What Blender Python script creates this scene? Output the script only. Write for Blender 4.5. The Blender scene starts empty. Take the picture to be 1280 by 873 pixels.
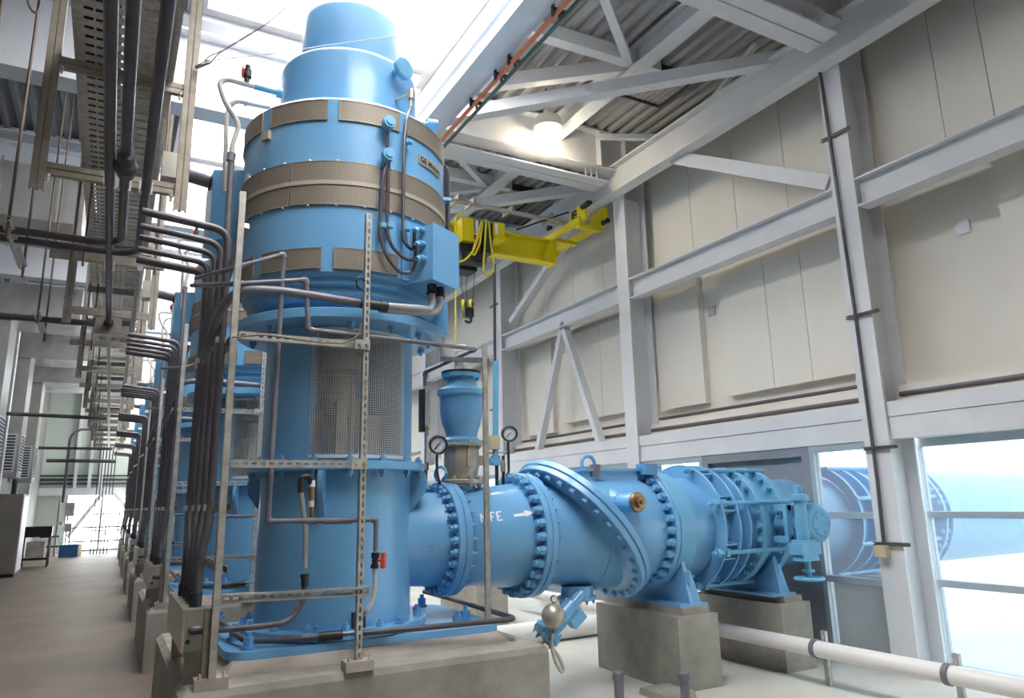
import bpy, bmesh, math, random
from mathutils import Vector as V, Matrix
random.seed(7)
S = bpy.context.scene
COL = S.collection
PI = math.pi
# ---------------------------------------------------------------- camera (fitted to the photograph's vanishing points)
F = 897.45; CX, CY = 640.0, 426.5; EYE = V((0, 0, 1.6))
R = Matrix(((0.87653773, 0.08645046, 0.473506), (-0.48085711, 0.2010172, 0.85344509), (-0.02140213, -0.97576555, 0.21776948)))
cam = bpy.data.objects.new('camera', bpy.data.cameras.new('camera')); COL.objects.link(cam)
cam.data.sensor_width = 36.0; cam.data.lens = F / 1280 * 36; cam.data.shift_y = -10.0 / 1280
cam.data.clip_start = 0.05; cam.data.clip_end = 300
m3 = Matrix([[R[i][0], -R[i][1], -R[i][2]] for i in range(3)])
cam.matrix_world = Matrix.Translation(EYE) @ m3.to_4x4()
S.camera = cam
def ray(px, py): return R @ V(((px - CX) / F, (py - CY) / F, 1.0))
def aX(px, py, x): r = ray(px, py); return EYE + r * (x / r.x)
def aY(px, py, y): r = ray(px, py); return EYE + r * (y / r.y)
def aZ(px, py, z): r = ray(px, py); return EYE + r * ((z - 1.6) / r.z)
def aV(px, py, x, y):
    r = ray(px, py); t = (r.x * x + r.y * y) / (r.x ** 2 + r.y ** 2); return V((x, y, EYE.z + r.z * t))
PX, PY, STEP = 1.551, 5.65, 3.9          # first pump's axis, spacing of the row
def aC(px, py, r):                        # a point on the first pump's cylinder of radius r
    d = ray(px, py); a = d.x ** 2 + d.y ** 2; b = -2 * (d.x * PX + d.y * PY); c = PX ** 2 + PY ** 2 - r * r
    q = b * b - 4 * a * c; t = (-b - math.sqrt(max(q, 0))) / (2 * a); return EYE + d * t
def zfront(py, r):                        # height whose front rim lies at row py
    a = math.atan2(PX, PY); x, y = PX - r * math.sin(a), PY - r * math.cos(a); lo, hi = -1.0, 9.0
    for _ in range(50):
        m = (lo + hi) / 2; c = R.transposed() @ (V((x, y, m)) - EYE)
        if CY + F * c.y / c.z > py: lo = m
        else: hi = m
    return m
# ---------------------------------------------------------------- materials
MATS = {}
def s2l(c): return tuple(((v / 255) / 12.92 if v / 255 <= .04045 else ((v / 255 + .055) / 1.055) ** 2.4) for v in c) + (1,)
def mat(name, rgb, rough=.5, metal=0.0, noise=None, bump=0.0, emit=None, spec=.5, coat=0):
    m = bpy.data.materials.new(name); m.use_nodes = True; nt = m.node_tree; b = nt.nodes['Principled BSDF']
    c = s2l(rgb); b.inputs['Base Color'].default_value = c; b.inputs['Roughness'].default_value = rough; b.inputs['Metallic'].default_value = metal
    b.inputs['Specular IOR Level'].default_value = spec; b.inputs['Coat Weight'].default_value = coat
    if noise:
        sc, rgb2, det = noise[:3]; lo, hi = (noise[3:5] if len(noise) > 3 else (.35, .65))
        tc = nt.nodes.new('ShaderNodeTexCoord'); n = nt.nodes.new('ShaderNodeTexNoise'); n.inputs['Scale'].default_value = sc; n.inputs['Detail'].default_value = det; n.inputs['Roughness'].default_value = .62
        nt.links.new(tc.outputs['Object'], n.inputs['Vector'])
        r = nt.nodes.new('ShaderNodeValToRGB'); r.color_ramp.elements[0].position = lo; r.color_ramp.elements[1].position = hi
        r.color_ramp.elements[0].color = c; r.color_ramp.elements[1].color = s2l(rgb2)
        nt.links.new(n.outputs['Fac'], r.inputs['Fac']); nt.links.new(r.outputs['Color'], b.inputs['Base Color'])
        if bump:
            bp = nt.nodes.new('ShaderNodeBump'); bp.inputs['Strength'].default_value = bump; bp.inputs['Distance'].default_value = .01
            nt.links.new(n.outputs['Fac'], bp.inputs['Height']); nt.links.new(bp.outputs['Normal'], b.inputs['Normal'])
    if emit: b.inputs['Emission Color'].default_value = s2l(emit[0]); b.inputs['Emission Strength'].default_value = emit[1]
    MATS[name] = m; return m
BLUE = mat('blue_paint', (108, 166, 209), .3, noise=(1.6, (114, 170, 213), 5), coat=.15)
BLUE2 = mat('blue_valve_paint', (114, 178, 213), .4, noise=(6, (107, 171, 208), 4))
BLUED = mat('blue_bolt_paint', (88, 147, 194), .35)
GALV = mat('galvanised_steel', (172, 170, 162), .42, .55, noise=(14, (205, 202, 194), 6), bump=.05)
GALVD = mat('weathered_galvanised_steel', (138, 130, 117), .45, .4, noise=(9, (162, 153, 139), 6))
DUCT = mat('sheet_metal_duct', (168, 167, 162), .3, .6, noise=(1.3, (196, 195, 190), 4), bump=.25)
CONDUIT = mat('dark_coated_conduit', (74, 70, 76), .38, noise=(5, (88, 84, 90), 3))
PVC = mat('grey_pvc', (108, 106, 116), .4, noise=(6, (120, 117, 126), 3))
FLEX = mat('light_grey_flexible_conduit', (168, 168, 170), .45)
TAN = mat('pale_hose', (196, 190, 184), .5)
WPVC = mat('white_pvc', (226, 222, 218), .35)
BLACK = mat('black_rubber', (30, 30, 32), .5)
BLACKM = mat('black_metal', (44, 44, 48), .45)
CONC = mat('cast_concrete', (140, 135, 126), .85, noise=(2.6, (170, 165, 155), 9), bump=.18)
CONCT = mat('smooth_concrete_top', (158, 147, 138), .8, noise=(3.5, (176, 166, 156), 8), bump=.1)
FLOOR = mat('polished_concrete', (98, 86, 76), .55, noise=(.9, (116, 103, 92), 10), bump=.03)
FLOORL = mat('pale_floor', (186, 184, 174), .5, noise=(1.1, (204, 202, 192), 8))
STEEL = mat('light_grey_steel_paint', (212, 213, 216), .45, noise=(2, (220, 221, 224), 3))
PANEL = mat('cream_wall_panel', (228, 222, 210), .6, noise=(.8, (233, 228, 217), 3))
AISLE = mat('darkened_aisle_wall', (112, 114, 112), .6)  # grey made darker to put the aisle's dim light into the colour
DECKD = mat('darkened_aisle_deck', (112, 112, 114), .6)  # darker copy of the roof deck, its shade over the aisle painted in
PANELG = mat('pale_green_wall_panel', (192, 204, 194), .6)
DECK = mat('white_roof_deck', (168, 166, 165), .5, noise=(1.5, (178, 176, 175), 3))
WIRE = mat('bright_wire', (224, 226, 224), .4)
FRAMEA = mat('aluminium_window_frame', (178, 190, 198), .4, .3)
DOORG = mat('grey_infill_panel', (128, 134, 142), .5, noise=(1.2, (140, 146, 154), 3))
STAIN = mat('stainless_steel', (178, 171, 158), .34, .4, noise=(3, (196, 189, 177), 4))
CASTS = mat('cast_stainless', (170, 162, 148), .4, .5, noise=(7, (198, 190, 174), 5))
YEL = mat('yellow_paint', (232, 210, 14), .4, noise=(3, (238, 218, 24), 3))
YELD = mat('yellow_cable', (220, 196, 20), .5)
COPPER = mat('orange_conductor_bar', (214, 122, 84), .45)
GREEN = mat('green_conductor_bar', (74, 104, 96), .5)
RED = mat('orange_red_handle', (222, 84, 50), .45)
BRONZE = mat('bronze_flange', (168, 136, 96), .4, .6, noise=(12, (132, 100, 66), 4))
WHITE = mat('white_paint', (236, 236, 240), .5)
STRING = mat('pale_string', (196, 194, 192), .7)
CORD = mat('brown_cord', (120, 106, 96), .7)
PLATE = mat('nameplate_bronze', (176, 166, 146), .5)
TXT = mat('black_lettering', (24, 24, 26), .6)
DARK = mat('dark_interior', (46, 52, 58), .8)
BEIGE = mat('beige_box', (196, 180, 150), .6)
RUST = mat('brown_rod', (104, 86, 76), .6, .3)
GREENB = mat('green_button', (24, 84, 58), .4)
COOLER = mat('blue_plastic', (46, 96, 150), .45)
CABG = mat('grey_cabinet', (126, 120, 112), .5, noise=(2, (136, 130, 122), 3))
MACH = mat('pale_machinery', (196, 188, 174), .6, noise=(4, (150, 146, 138), 4))
def mesh_mat(name, wire, hole, pitch, frac):
    m = bpy.data.materials.new(name); m.use_nodes = True; nt = m.node_tree; b = nt.nodes['Principled BSDF']; N = nt.nodes; L = nt.links
    uv = N.new('ShaderNodeTexCoord'); sx = N.new('ShaderNodeSeparateXYZ'); L.new(uv.outputs['UV'], sx.inputs[0]); outs = []
    for a in ('X', 'Y'):
        d = N.new('ShaderNodeMath'); d.operation = 'DIVIDE'; L.new(sx.outputs[a], d.inputs[0]); d.inputs[1].default_value = pitch
        fr = N.new('ShaderNodeMath'); fr.operation = 'FRACT'; L.new(d.outputs[0], fr.inputs[0])
        lt = N.new('ShaderNodeMath'); lt.operation = 'LESS_THAN'; L.new(fr.outputs[0], lt.inputs[0]); lt.inputs[1].default_value = frac; outs.append(lt)
    mx = N.new('ShaderNodeMath'); mx.operation = 'MAXIMUM'; L.new(outs[0].outputs[0], mx.inputs[0]); L.new(outs[1].outputs[0], mx.inputs[1])
    mi = N.new('ShaderNodeMix'); mi.data_type = 'RGBA'; L.new(mx.outputs[0], mi.inputs[0]); mi.inputs[6].default_value = s2l(hole); mi.inputs[7].default_value = s2l(wire)
    L.new(mi.outputs[2], b.inputs['Base Color']); b.inputs['Roughness'].default_value = .55
    mm = N.new('ShaderNodeMath'); mm.operation = 'MULTIPLY'; L.new(mx.outputs[0], mm.inputs[0]); mm.inputs[1].default_value = .4; L.new(mm.outputs[0], b.inputs['Metallic'])
    return m
SCREEN = mesh_mat('woven_vent_screen', (158, 147, 134), (98, 89, 78), .013, .32)
SCREEN_BAND = mat('screen_seam', (172, 161, 147), .5)
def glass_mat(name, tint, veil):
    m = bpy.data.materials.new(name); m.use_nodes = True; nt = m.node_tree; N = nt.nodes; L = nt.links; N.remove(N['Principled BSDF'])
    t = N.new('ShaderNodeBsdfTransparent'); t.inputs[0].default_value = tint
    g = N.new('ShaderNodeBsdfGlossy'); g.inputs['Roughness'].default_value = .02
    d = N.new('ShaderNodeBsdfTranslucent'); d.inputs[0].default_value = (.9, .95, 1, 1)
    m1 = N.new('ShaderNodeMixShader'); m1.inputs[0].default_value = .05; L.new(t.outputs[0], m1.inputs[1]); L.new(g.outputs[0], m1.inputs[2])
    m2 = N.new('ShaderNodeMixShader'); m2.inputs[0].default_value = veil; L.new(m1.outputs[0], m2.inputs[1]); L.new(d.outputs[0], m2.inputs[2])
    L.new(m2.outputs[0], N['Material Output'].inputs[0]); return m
GLASS = glass_mat('window_glass', (.34, .385, .415, 1), .035)  # tint added to dim overbright daylight outside; veil mixes haze into the pane
SKYG = glass_mat('skylight_glazing', (.98, .99, 1, 1), .2)
GLASSE = glass_mat('end_window_glass', (.8, .84, .86, 1), .06)
CLEAR = glass_mat('clear_tube', (.8, .82, .82, 1), .05)
# ---------------------------------------------------------------- mesh builder
def frame(ax):
    ax = V(ax).normalized(); u = V((0, 0, 1)) if abs(ax.z) < .95 else V((1, 0, 0)); s = ax.cross(u).normalized(); return ax, s, s.cross(ax).normalized()
class MB:
    def __init__(s): s.v = []; s.f = []; s.uv = {}; s.ang = 35; s.marks = [(0, 0)]
    def mark(s):
        if len(s.v) > s.marks[-1][0]: s.marks.append((len(s.v), len(s.f)))
        return s
    def add(s, vs, fs):
        o = len(s.v); s.v += [V(p) for p in vs]; s.f += [tuple(i + o for i in f) for f in fs]; return s
    def box(s, x0, x1, y0, y1, z0, z1):
        x0, x1 = sorted((x0, x1)); y0, y1 = sorted((y0, y1)); z0, z1 = sorted((z0, z1))
        return s.add([(x, y, z) for x in (x0, x1) for y in (y0, y1) for z in (z0, z1)], [(0, 1, 3, 2), (4, 6, 7, 5), (0, 4, 5, 1), (2, 3, 7, 6), (0, 2, 6, 4), (1, 5, 7, 3)])
    def hull8(s, a, b):   # two quads (bottom, top), same winding
        return s.add(list(a) + list(b), [(3, 2, 1, 0), (4, 5, 6, 7)] + [(i, (i + 1) % 4, 4 + (i + 1) % 4, 4 + i) for i in range(4)])
    def prism(s, poly, p0, p1, up=None, side=None):   # profile (side, up) swept p0->p1
        p0, p1 = V(p0), V(p1); ax = (p1 - p0).normalized()
        up = V(up) if up is not None else (V((0, 0, 1)) if abs(ax.z) < .95 else V((0, 1, 0)))
        sd = ax.cross(up).normalized(); up = sd.cross(ax).normalized(); n = len(poly)
        vs = [p0 + sd * a + up * b for a, b in poly] + [p1 + sd * a + up * b for a, b in poly]
        return s.add(vs, [tuple(range(n)), tuple(range(2 * n - 1, n - 1, -1))] + [(i, n + i, n + (i + 1) % n, (i + 1) % n) for i in range(n)])
    def bar(s, p0, p1, w, h, up=None): return s.prism([(-w / 2, -h / 2), (w / 2, -h / 2), (w / 2, h / 2), (-w / 2, h / 2)], p0, p1, up)
    def ibeam(s, p0, p1, w, h, tf=.02, tw=.015, up=None):
        s.bar2(p0, p1, w, tf, up, h / 2 - tf / 2); s.bar2(p0, p1, w, tf, up, -h / 2 + tf / 2); return s.bar(p0, p1, tw, h - 2 * tf + .002, up)
    def bar2(s, p0, p1, w, h, up, off): return s.prism([(-w / 2, off - h / 2), (w / 2, off - h / 2), (w / 2, off + h / 2), (-w / 2, off + h / 2)], p0, p1, up)
    def rod(s, p0, p1, r, seg=12, r2=None):
        p0, p1 = V(p0), V(p1); ax, a, b = frame(p1 - p0); r2 = r if r2 is None else r2
        vs = [p + (a * math.cos(2 * PI * i / seg) + b * math.sin(2 * PI * i / seg)) * q for p, q in ((p0, r), (p1, r2)) for i in range(seg)]
        return s.add(vs, [tuple(range(seg - 1, -1, -1)), tuple(range(seg, 2 * seg))] + [(i, (i + 1) % seg, seg + (i + 1) % seg, seg + i) for i in range(seg)])
    def lathe(s, prof, o=(0, 0, 0), ax=(0, 0, 1), seg=48, caps=True):   # prof: (radius, height along ax)
        o = V(o); ax, a, b = frame(ax); n = len(prof)
        vs = [o + ax * h + (a * math.cos(2 * PI * i / seg) + b * math.sin(2 * PI * i / seg)) * r for r, h in prof for i in range(seg)]
        fs = [(k * seg + i, k * seg + (i + 1) % seg, (k + 1) * seg + (i + 1) % seg, (k + 1) * seg + i) for k in range(n - 1) for i in range(seg)]
        if caps: fs += [tuple(range(seg - 1, -1, -1)), tuple(range((n - 1) * seg, n * seg))]
        return s.add(vs, fs)
    def tube(s, pts, r, seg=10, fil=0.0, nf=6, caps=True):
        pts = [V(p) for p in pts]
        if fil:
            out = [pts[0]]
            for i in range(1, len(pts) - 1):
                a, b, c = pts[i - 1], pts[i], pts[i + 1]; d = min(fil, (a - b).length * .48, (c - b).length * .48)
                q0 = b + (a - b).normalized() * d; q1 = b + (c - b).normalized() * d
                for k in range(nf + 1): t = k / nf; out.append(q0 * (1 - t) ** 2 + b * 2 * t * (1 - t) + q1 * t * t)
            pts = out + [pts[-1]]
        n = len(pts); tang = [(pts[min(i + 1, n - 1)] - pts[max(i - 1, 0)]).normalized() for i in range(n)]
        _, a, b = frame(tang[0]); vs = []
        for i in range(n):
            t = tang[i]; a = (a - t * a.dot(t)).normalized(); b = t.cross(a)
            vs += [pts[i] + (a * math.cos(2 * PI * j / seg) + b * math.sin(2 * PI * j / seg)) * r for j in range(seg)]
        fs = [(k * seg + i, k * seg + (i + 1) % seg, (k + 1) * seg + (i + 1) % seg, (k + 1) * seg + i) for k in range(n - 1) for i in range(seg)]
        if caps: fs += [tuple(range(seg - 1, -1, -1)), tuple(range((n - 1) * seg, n * seg))]
        return s.add(vs, fs)
    def sphere(s, c, r, seg=20, sq=1.0): return s.lathe([(r * math.sin(PI * k / 12) + 1e-4, -r * sq * math.cos(PI * k / 12)) for k in range(13)], c, (0, 0, 1), seg)
    def bolt(s, p, ax, r, h, hh=None):   # stud with a hexagonal nut, standing on p along ax
        ax = V(ax).normalized(); p = V(p); hh = hh or r * 1.1
        s.rod(p, p + ax * hh, r, 6); return s.rod(p + ax * hh, p + ax * h, r * .55, 8)
    def flange(s, o, ax, ri, ro, t, nb=0, br=.02, bh=.05, both=True, seg=56, off=0.0):   # annular plate centred on o with a bolt circle
        o = V(o); ax, a, b = frame(ax); h = t / 2; c = min(.006, t * .2)
        s.lathe([(ri, -h), (ro - c, -h), (ro, -h + c), (ro, h - c), (ro - c, h), (ri, h), (ri, -h)], o, ax, seg, False)
        rb = ro - br * 1.5
        for i in range(nb):
            t_ = 2 * PI * (i + off) / nb; d = (a * math.cos(t_) + b * math.sin(t_)) * rb
            s.bolt(o + d - ax * h, -ax, br, bh)
            if both: s.bolt(o + d + ax * h, ax, br, bh)
        return s
    def patch(s, c, r, a0, a1, z0, z1, n=16, th=.006):   # curved plate on a vertical cylinder, with UVs in metres
        o = len(s.v); c = V(c)
        for i in range(n + 1):
            a = a0 + (a1 - a0) * i / n
            for rr in (r, r + th):
                for z in (z0, z1): s.v.append(V((c.x + rr * math.sin(a), c.y + rr * math.cos(a), z))); s.uv[len(s.v) - 1] = (a * r, z)
        for i in range(n):
            p = o + 4 * i; q = p + 4
            s.f += [(p + 2, p + 3, q + 3, q + 2), (p, q, q + 1, p + 1), (p + 1, q + 1, q + 3, p + 3), (p, p + 2, q + 2, q)]
        e = o + 4 * n; s.f += [(o, o + 1, o + 3, o + 2), (e, e + 2, e + 3, e + 1)]
        return s
    def strut(s, p0, p1, back, w=.041, d=.041, pitch=.05, slot=(.03, .014), t=.0035, slots=True):
        """C channel p0->p1; `back` points out of the slotted face, the open side faces away from it."""
        p0, p1, back = V(p0), V(p1), V(back); L = (p1 - p0).length; ax = (p1 - p0).normalized(); back = (back - ax * back.dot(ax)).normalized(); sd = ax.cross(back)
        P = lambda l, a, b: p0 + ax * l + sd * a + back * b
        def blk(l0, l1, a0, a1, b0, b1): s.add([P(l, a, b) for l in (l0, l1) for a in (a0, a1) for b in (b0, b1)], [(0, 1, 3, 2), (4, 6, 7, 5), (0, 4, 5, 1), (2, 3, 7, 6), (0, 2, 6, 4), (1, 5, 7, 3)])
        h = w / 2
        blk(0, L, -h, -h + t, -d, 0); blk(0, L, h - t, h, -d, 0); blk(0, L, -h, -h + .01, -d, -d + t); blk(0, L, h - .01, h, -d, -d + t)
        if not slots: blk(0, L, -h, h, -t, 0); return s
        blk(0, L, -h, -slot[1] / 2, -t, 0); blk(0, L, slot[1] / 2, h, -t, 0); n = max(1, int(L / pitch)); l = 0
        for i in range(n):
            m = (i + .5) * L / n; blk(l, m - slot[0] / 2, -slot[1] / 2, slot[1] / 2, -t, 0); l = m + slot[0] / 2
        blk(l, L, -slot[1] / 2, slot[1] / 2, -t, 0); return s
def world_of(o):
    p = V((0, 0, 0))
    while o is not None: p += o.location; o = o.parent
    return p
def link(name, mb, m, parent=None, origin=None, loc=None):
    me = bpy.data.meshes.new(name); base = world_of(parent) if parent else (V(origin) if origin is not None else V((0, 0, 0)))
    me.from_pydata([p - base for p in mb.v], [], mb.f)
    bm = bmesh.new(); bm.from_mesh(me); bmesh.ops.recalc_face_normals(bm, faces=bm.faces)
    if mb.uv:
        ul = bm.loops.layers.uv.new('UVMap'); bm.verts.ensure_lookup_table()
        for f in bm.faces:
            for lp in f.loops: lp[ul].uv = mb.uv.get(lp.vert.index, (0, 0))
    bm.to_mesh(me); bm.free()
    me.polygons.foreach_set('use_smooth', [True] * len(me.polygons)); me.set_sharp_from_angle(angle=math.radians(mb.ang))
    me.materials.append(m); o = bpy.data.objects.new(name, me); COL.objects.link(o)
    if parent: o.parent = parent
    else: o.location = base
    return o
def each(name, mb, m, parent):            # one mesh object per marked piece
    ends = mb.marks[1:] + [(len(mb.v), len(mb.f))]; out = []
    for (a, b), (c, d) in zip(mb.marks, ends):
        if c > a:
            q = MB(); q.ang = mb.ang; q.v = mb.v[a:c]; q.f = [tuple(i - a for i in f) for f in mb.f[b:d]]; out.append(link(name, q, m, parent))
    return out
def tag(o, label=None, cat=None, group=None, kind=None):
    if label: o['label'] = label
    if cat: o['category'] = cat
    if group: o['group'] = group
    if kind: o['kind'] = kind
    return o
def thing(name, label, cat, loc, group=None):
    o = bpy.data.objects.new(name, None); o.empty_display_size = .1; o.location = V(loc); COL.objects.link(o); return tag(o, label, cat, group)
def one(name, mb, m, label, cat, origin=None, group=None):
    if origin is None:
        lo = V((min(p.x for p in mb.v), min(p.y for p in mb.v), min(p.z for p in mb.v))); hi = V((max(p.x for p in mb.v), max(p.y for p in mb.v), 0)); origin = V(((lo.x + hi.x) / 2, (lo.y + hi.y) / 2, lo.z))
    return tag(link(name, mb, m, None, origin), label, cat, group)
def struct(name, mb, m, parent=None):
    o = link(name, mb, m, parent)
    if not parent: o['kind'] = 'structure'
    return o
def kids(o): return [c for c in COL.objects if c.parent == o]
ORD = ['nearest', 'second', 'third', 'fourth', 'fifth', 'sixth', 'seventh']
def dup(root, dy, label=None, group=None, dx=0.0):
    def cp(o, par):
        c = o.copy(); COL.objects.link(c)
        if par: c.parent = par
        for ch in kids_of.get(o.name, []): cp(ch, c)
        return c
    kids_of = {}
    for o in list(COL.objects):
        if o.parent: kids_of.setdefault(o.parent.name, []).append(o)
    c = cp(root, None); c.location = root.location + V((dx, dy, 0))
    if label: c['label'] = label
    if group: c['group'] = group
    return c
# ================================================================ THE SETTING
YB, YE, XL, XR = -5.0, 34.4, -2.45, 6.95      # back wall, far end wall, aisle wall, window wall
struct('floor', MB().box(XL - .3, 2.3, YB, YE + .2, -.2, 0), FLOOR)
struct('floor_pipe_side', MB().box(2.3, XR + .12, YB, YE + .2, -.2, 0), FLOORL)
struct('ground', MB().box(XR + .12, 60, -40, 70, -.4, -.15), FLOORL)
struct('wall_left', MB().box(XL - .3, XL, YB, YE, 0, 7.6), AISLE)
struct('wall_back', MB().box(XL - .3, XR + .12, YB - .2, YB, 0, 7.6), AISLE)  # dark colour cuts the light bounced from behind the camera
GY = [8.1 + STEP * k for k in range(-3, 7)]   # frame lines across the hall
# roof deck: corrugated sheets left and right of the skylights
def deck(x0, x1, y0, y1):
    mb = MB(); p = .19; z0, z1 = 7.06, 7.13; x = x0; pts = []
    while x < x1 - 1e-6:
        pts += [(x, z0), (x + .06, z0), (x + .085, z1), (x + .165, z1)]; x += p
    pts = [(a, b) for a, b in pts if a <= x1] + [(x1, z0)]
    n = len(pts); vs = [(a, y, b + dz) for dz in (0, .02) for y in (y0, y1) for a, b in pts]; fs = []
    for i in range(n - 1):
        fs += [(i, i + 1, n + i + 1, n + i), (2 * n + i, 3 * n + i, 3 * n + i + 1, 2 * n + i + 1), (i, 2 * n + i, 2 * n + i + 1, i + 1), (n + i, n + i + 1, 3 * n + i + 1, 3 * n + i)]
    fs += [(0, n, 3 * n, 2 * n), (n - 1, 3 * n - 1, 4 * n - 1, 2 * n - 1)]
    mb.ang = 20; return mb.add(vs, fs)
struct('ceiling', deck(3.34, XR + .1, YB, YE), DECK)
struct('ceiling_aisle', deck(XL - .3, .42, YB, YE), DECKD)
SX0, SX1 = .5, 3.14
mb = MB()
for k, y in enumerate(GY[1:]): mb.box(SX0, SX1, y - .3, min(y + .3, YE), 7.10, 7.16)
mb.box(SX0, SX1, YB, GY[1] - .3, 7.10, 7.16); mb.box(.42, SX0, YB, YE, 7.10, 7.16); mb.box(SX1, 3.34, YB, YE, 7.10, 7.16)
struct('ceiling_between_skylights', mb, DECK)
for i, (a, b) in enumerate(zip(GY[1:-1], GY[2:])):
    y0, y1 = a + .3, b - .3
    o = MB(); o.box(SX0 - .04, SX0, y0 - .04, y1 + .04, 7.16, 7.42).box(SX1, SX1 + .04, y0 - .04, y1 + .04, 7.16, 7.42).box(SX0, SX1, y0 - .04, y0, 7.16, 7.42).box(SX0, SX1, y1, y1 + .04, 7.16, 7.42)
    w = struct('window_%d' % (20 + i), o, STEEL)
    struct('glass', MB().box(SX0 - .02, SX1 + .02, y0 - .02, y1 + .02, 7.42, 7.432), SKYG, w)
# girders across the hall on every frame line, the aisle side deeper
for k, y in enumerate(GY):
    if not (y > YB and y < YE): continue
    struct('beam_aisle_girder', MB().ibeam((XL, y, 6.42), (3.12, y, 6.42), .3, .95, .03, .02).box(XL, 3.12, y - .16, y + .16, 7.03, 7.1)
           if True else None, STEEL)
    mb = MB().ibeam((3.34, y, 6.74), (XR - .05, y, 6.74), .26, .62, .03, .02)
    for x in (3.5, 6.03, 6.5): mb.box(x - .012, x + .012, y - .12, y + .12, 6.46, 7.02)
    struct('beam_hall_girder', mb, STEEL)
    mb = MB()
    for s in (-1, 1): mb.prism([(-.09 + s * .1, -.05), (.09 + s * .1, -.05), (.09 + s * .1, -.03), (-.075 + s * .1, -.03), (-.075 + s * .1, .07), (-.09 + s * .1, .07)], (3.26, y, 6.23), (6.1, y, 6.23))
    for x in (5.8, 5.9, 6.0): mb.rod((x, y - .02, 6.25), (x, y - .02, 6.5), .012, 6)
    struct('beam_tie', mb, STEEL)
    struct('column_post', MB().box(6.19, 6.35, y + .1, y + .26, 6.5, 7.06), STEEL)
# runway beams of the crane
mb = MB().ibeam((6.3, YB, 6.29), (6.3, YE, 6.29), .2, .44, .025, .014); struct('beam_runway_window_side', mb, STEEL)
mb = MB().ibeam((3.08, YB, 6.29), (3.08, YE, 6.29), .3, .44, .03, .016); struct('beam_runway_pump_side', mb, STEEL)
struct('beam_roof_purlin', MB().ibeam((5.29, YB, 6.92), (5.29, YE, 6.92), .22, .28, .02, .014), STEEL)
struct('beam_roof_edge', MB().ibeam((3.33, YB, 6.92), (3.33, YE, 6.92), .16, .28, .02, .014), STEEL)
# roof bracing of each bay
for k in range(-2, 6):
    d = STEP * k
    for nm, p, q, w, h in (('beam_roof_brace', aZ(540, 150, 6.44), aZ(985, 72, 6.52), .15, .15), ('beam_roof_strut', aZ(640, 28, 6.93), aZ(822, 84, 6.93), .14, .18),
                     ('beam_roof_diagonal', aZ(600, 106, 6.93), aZ(795, 82, 6.93), .12, .18), ('beam_roof_drop', aZ(752, -12, 6.86), aZ(786, 78, 6.80), .10, .08),
                     ('beam_short_strut', aZ(745, 171, 6.62), aZ(828, 172, 6.55), .07, .07), ('beam_thin_brace', aZ(885, 132, 6.6), aZ(945, 55, 7.0), .06, .06)):
        p = p + V((0, d, 0)); q = q + V((0, d, 0))
        if min(p.y, q.y) < YB or max(p.y, q.y) > YE: continue
        struct(nm, MB().bar(p, q, w, h), STEEL)
# ---------------------------------------------------------------- window wall
CYS = [-3.5, .4, 4.385, 8.115, 12.1, 16.0, 19.9, 23.8, 27.7, 31.6]
for i, y in enumerate(CYS):
    mb = MB(); w = .13
    mb.box(6.40, 6.425, y - w, y + w, 0, 6.07).box(6.78, 6.805, y - w, y + w, 0, 6.9).box(6.425, 6.78, y - .01, y + .01, 0, 6.07)
    mb.box(6.36, 6.84, y - .2, y + .2, 0, .03)
    struct('column_window_wall', mb, STEEL)
base = MB().box(XR, XR + .12, YB, YE, 2.42, 7.3); struct('wall_right', base, PANEL)
bays = list(zip(CYS[:-1], CYS[1:]))
for i, (a, b) in enumerate(bays):
    y0, y1 = a + .13, b - .13
    # header band over the windows, ledge on top of it, thin ledge against the wall
    struct('trim_%d' % (1 + i), MB().box(6.44, 6.6, y0, y1, 2.10, 2.305).box(6.43, 6.66, y0, y1, 2.309, 2.45).box(6.6, XR, y0, y1, 2.11, 2.15), STEEL)
    struct('wall_panel_low', MB().box(6.66, XR, y0, y1, 2.15, 2.62), PANEL)
    # side beam between the columns at mid height
    struct('beam_wall_girt', MB().prism([(-.09, -.155), (.09, -.155), (.09, -.135), (-.0, -.135), (-.0, .135), (.09, .135), (.09, .155), (-.09, .155), (-.09, .135), (-.015, .135), (-.015, -.135), (-.09, -.135)], (6.5, y0 + .0, 4.6), (6.5, y1, 4.6)), STEEL)
def raised(nm, y0, y1, z0, z1, joints=()):
    mb = MB(); ys = sorted([y0, y1] + list(joints))
    for p, q in zip(ys[:-1], ys[1:]): mb.box(6.86, XR + .01, p + .004, q - .004, z0, z1)
    struct(nm, mb, PANEL)
def yw(px, py): return aX(px, py, 6.86).y
def zw(px, py): return aX(px, py, 6.86).z
# bay between the two near columns, then the same arrangement repeated
raised('wall_panel_raised', yw(876, 420), yw(818, 440), zw(840, 511), zw(838, 355) + .25)
raised('wall_panel_raised', 4.62, yw(903, 420), zw(925, 493), 4.45, (yw(960, 400), yw(1008, 400)))
raised('wall_panel_raised', 4.62, 7.9, 4.78, 7.0, tuple(4.62 + .82 * k for k in (1, 2, 3)))
raised('wall_panel_raised', .65, yw(1104, 220), zw(1100, 222), 7.0, tuple(yw(x, 100) for x in (1170, 1235)))
raised('wall_panel_raised', .65, yw(1255, 300), 2.75, zw(1275, 165) - .1)
for k, (y0, y1) in enumerate([(a + .2, b - .2) for a, b in bays[3:]]):
    n = 4; raised('wall_panel_raised', y0 + .15, y0 + .62 * (y1 - y0), 2.9, 4.42, (y0 + .3 * (y1 - y0),)); raised('wall_panel_raised', y0 + .72 * (y1 - y0), y1 - .1, 2.78, 4.42)
    raised('wall_panel_raised', y0, y1, 4.8, 7.0, tuple(y0 + (y1 - y0) * j / 4 for j in (1, 2, 3)))
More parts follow.
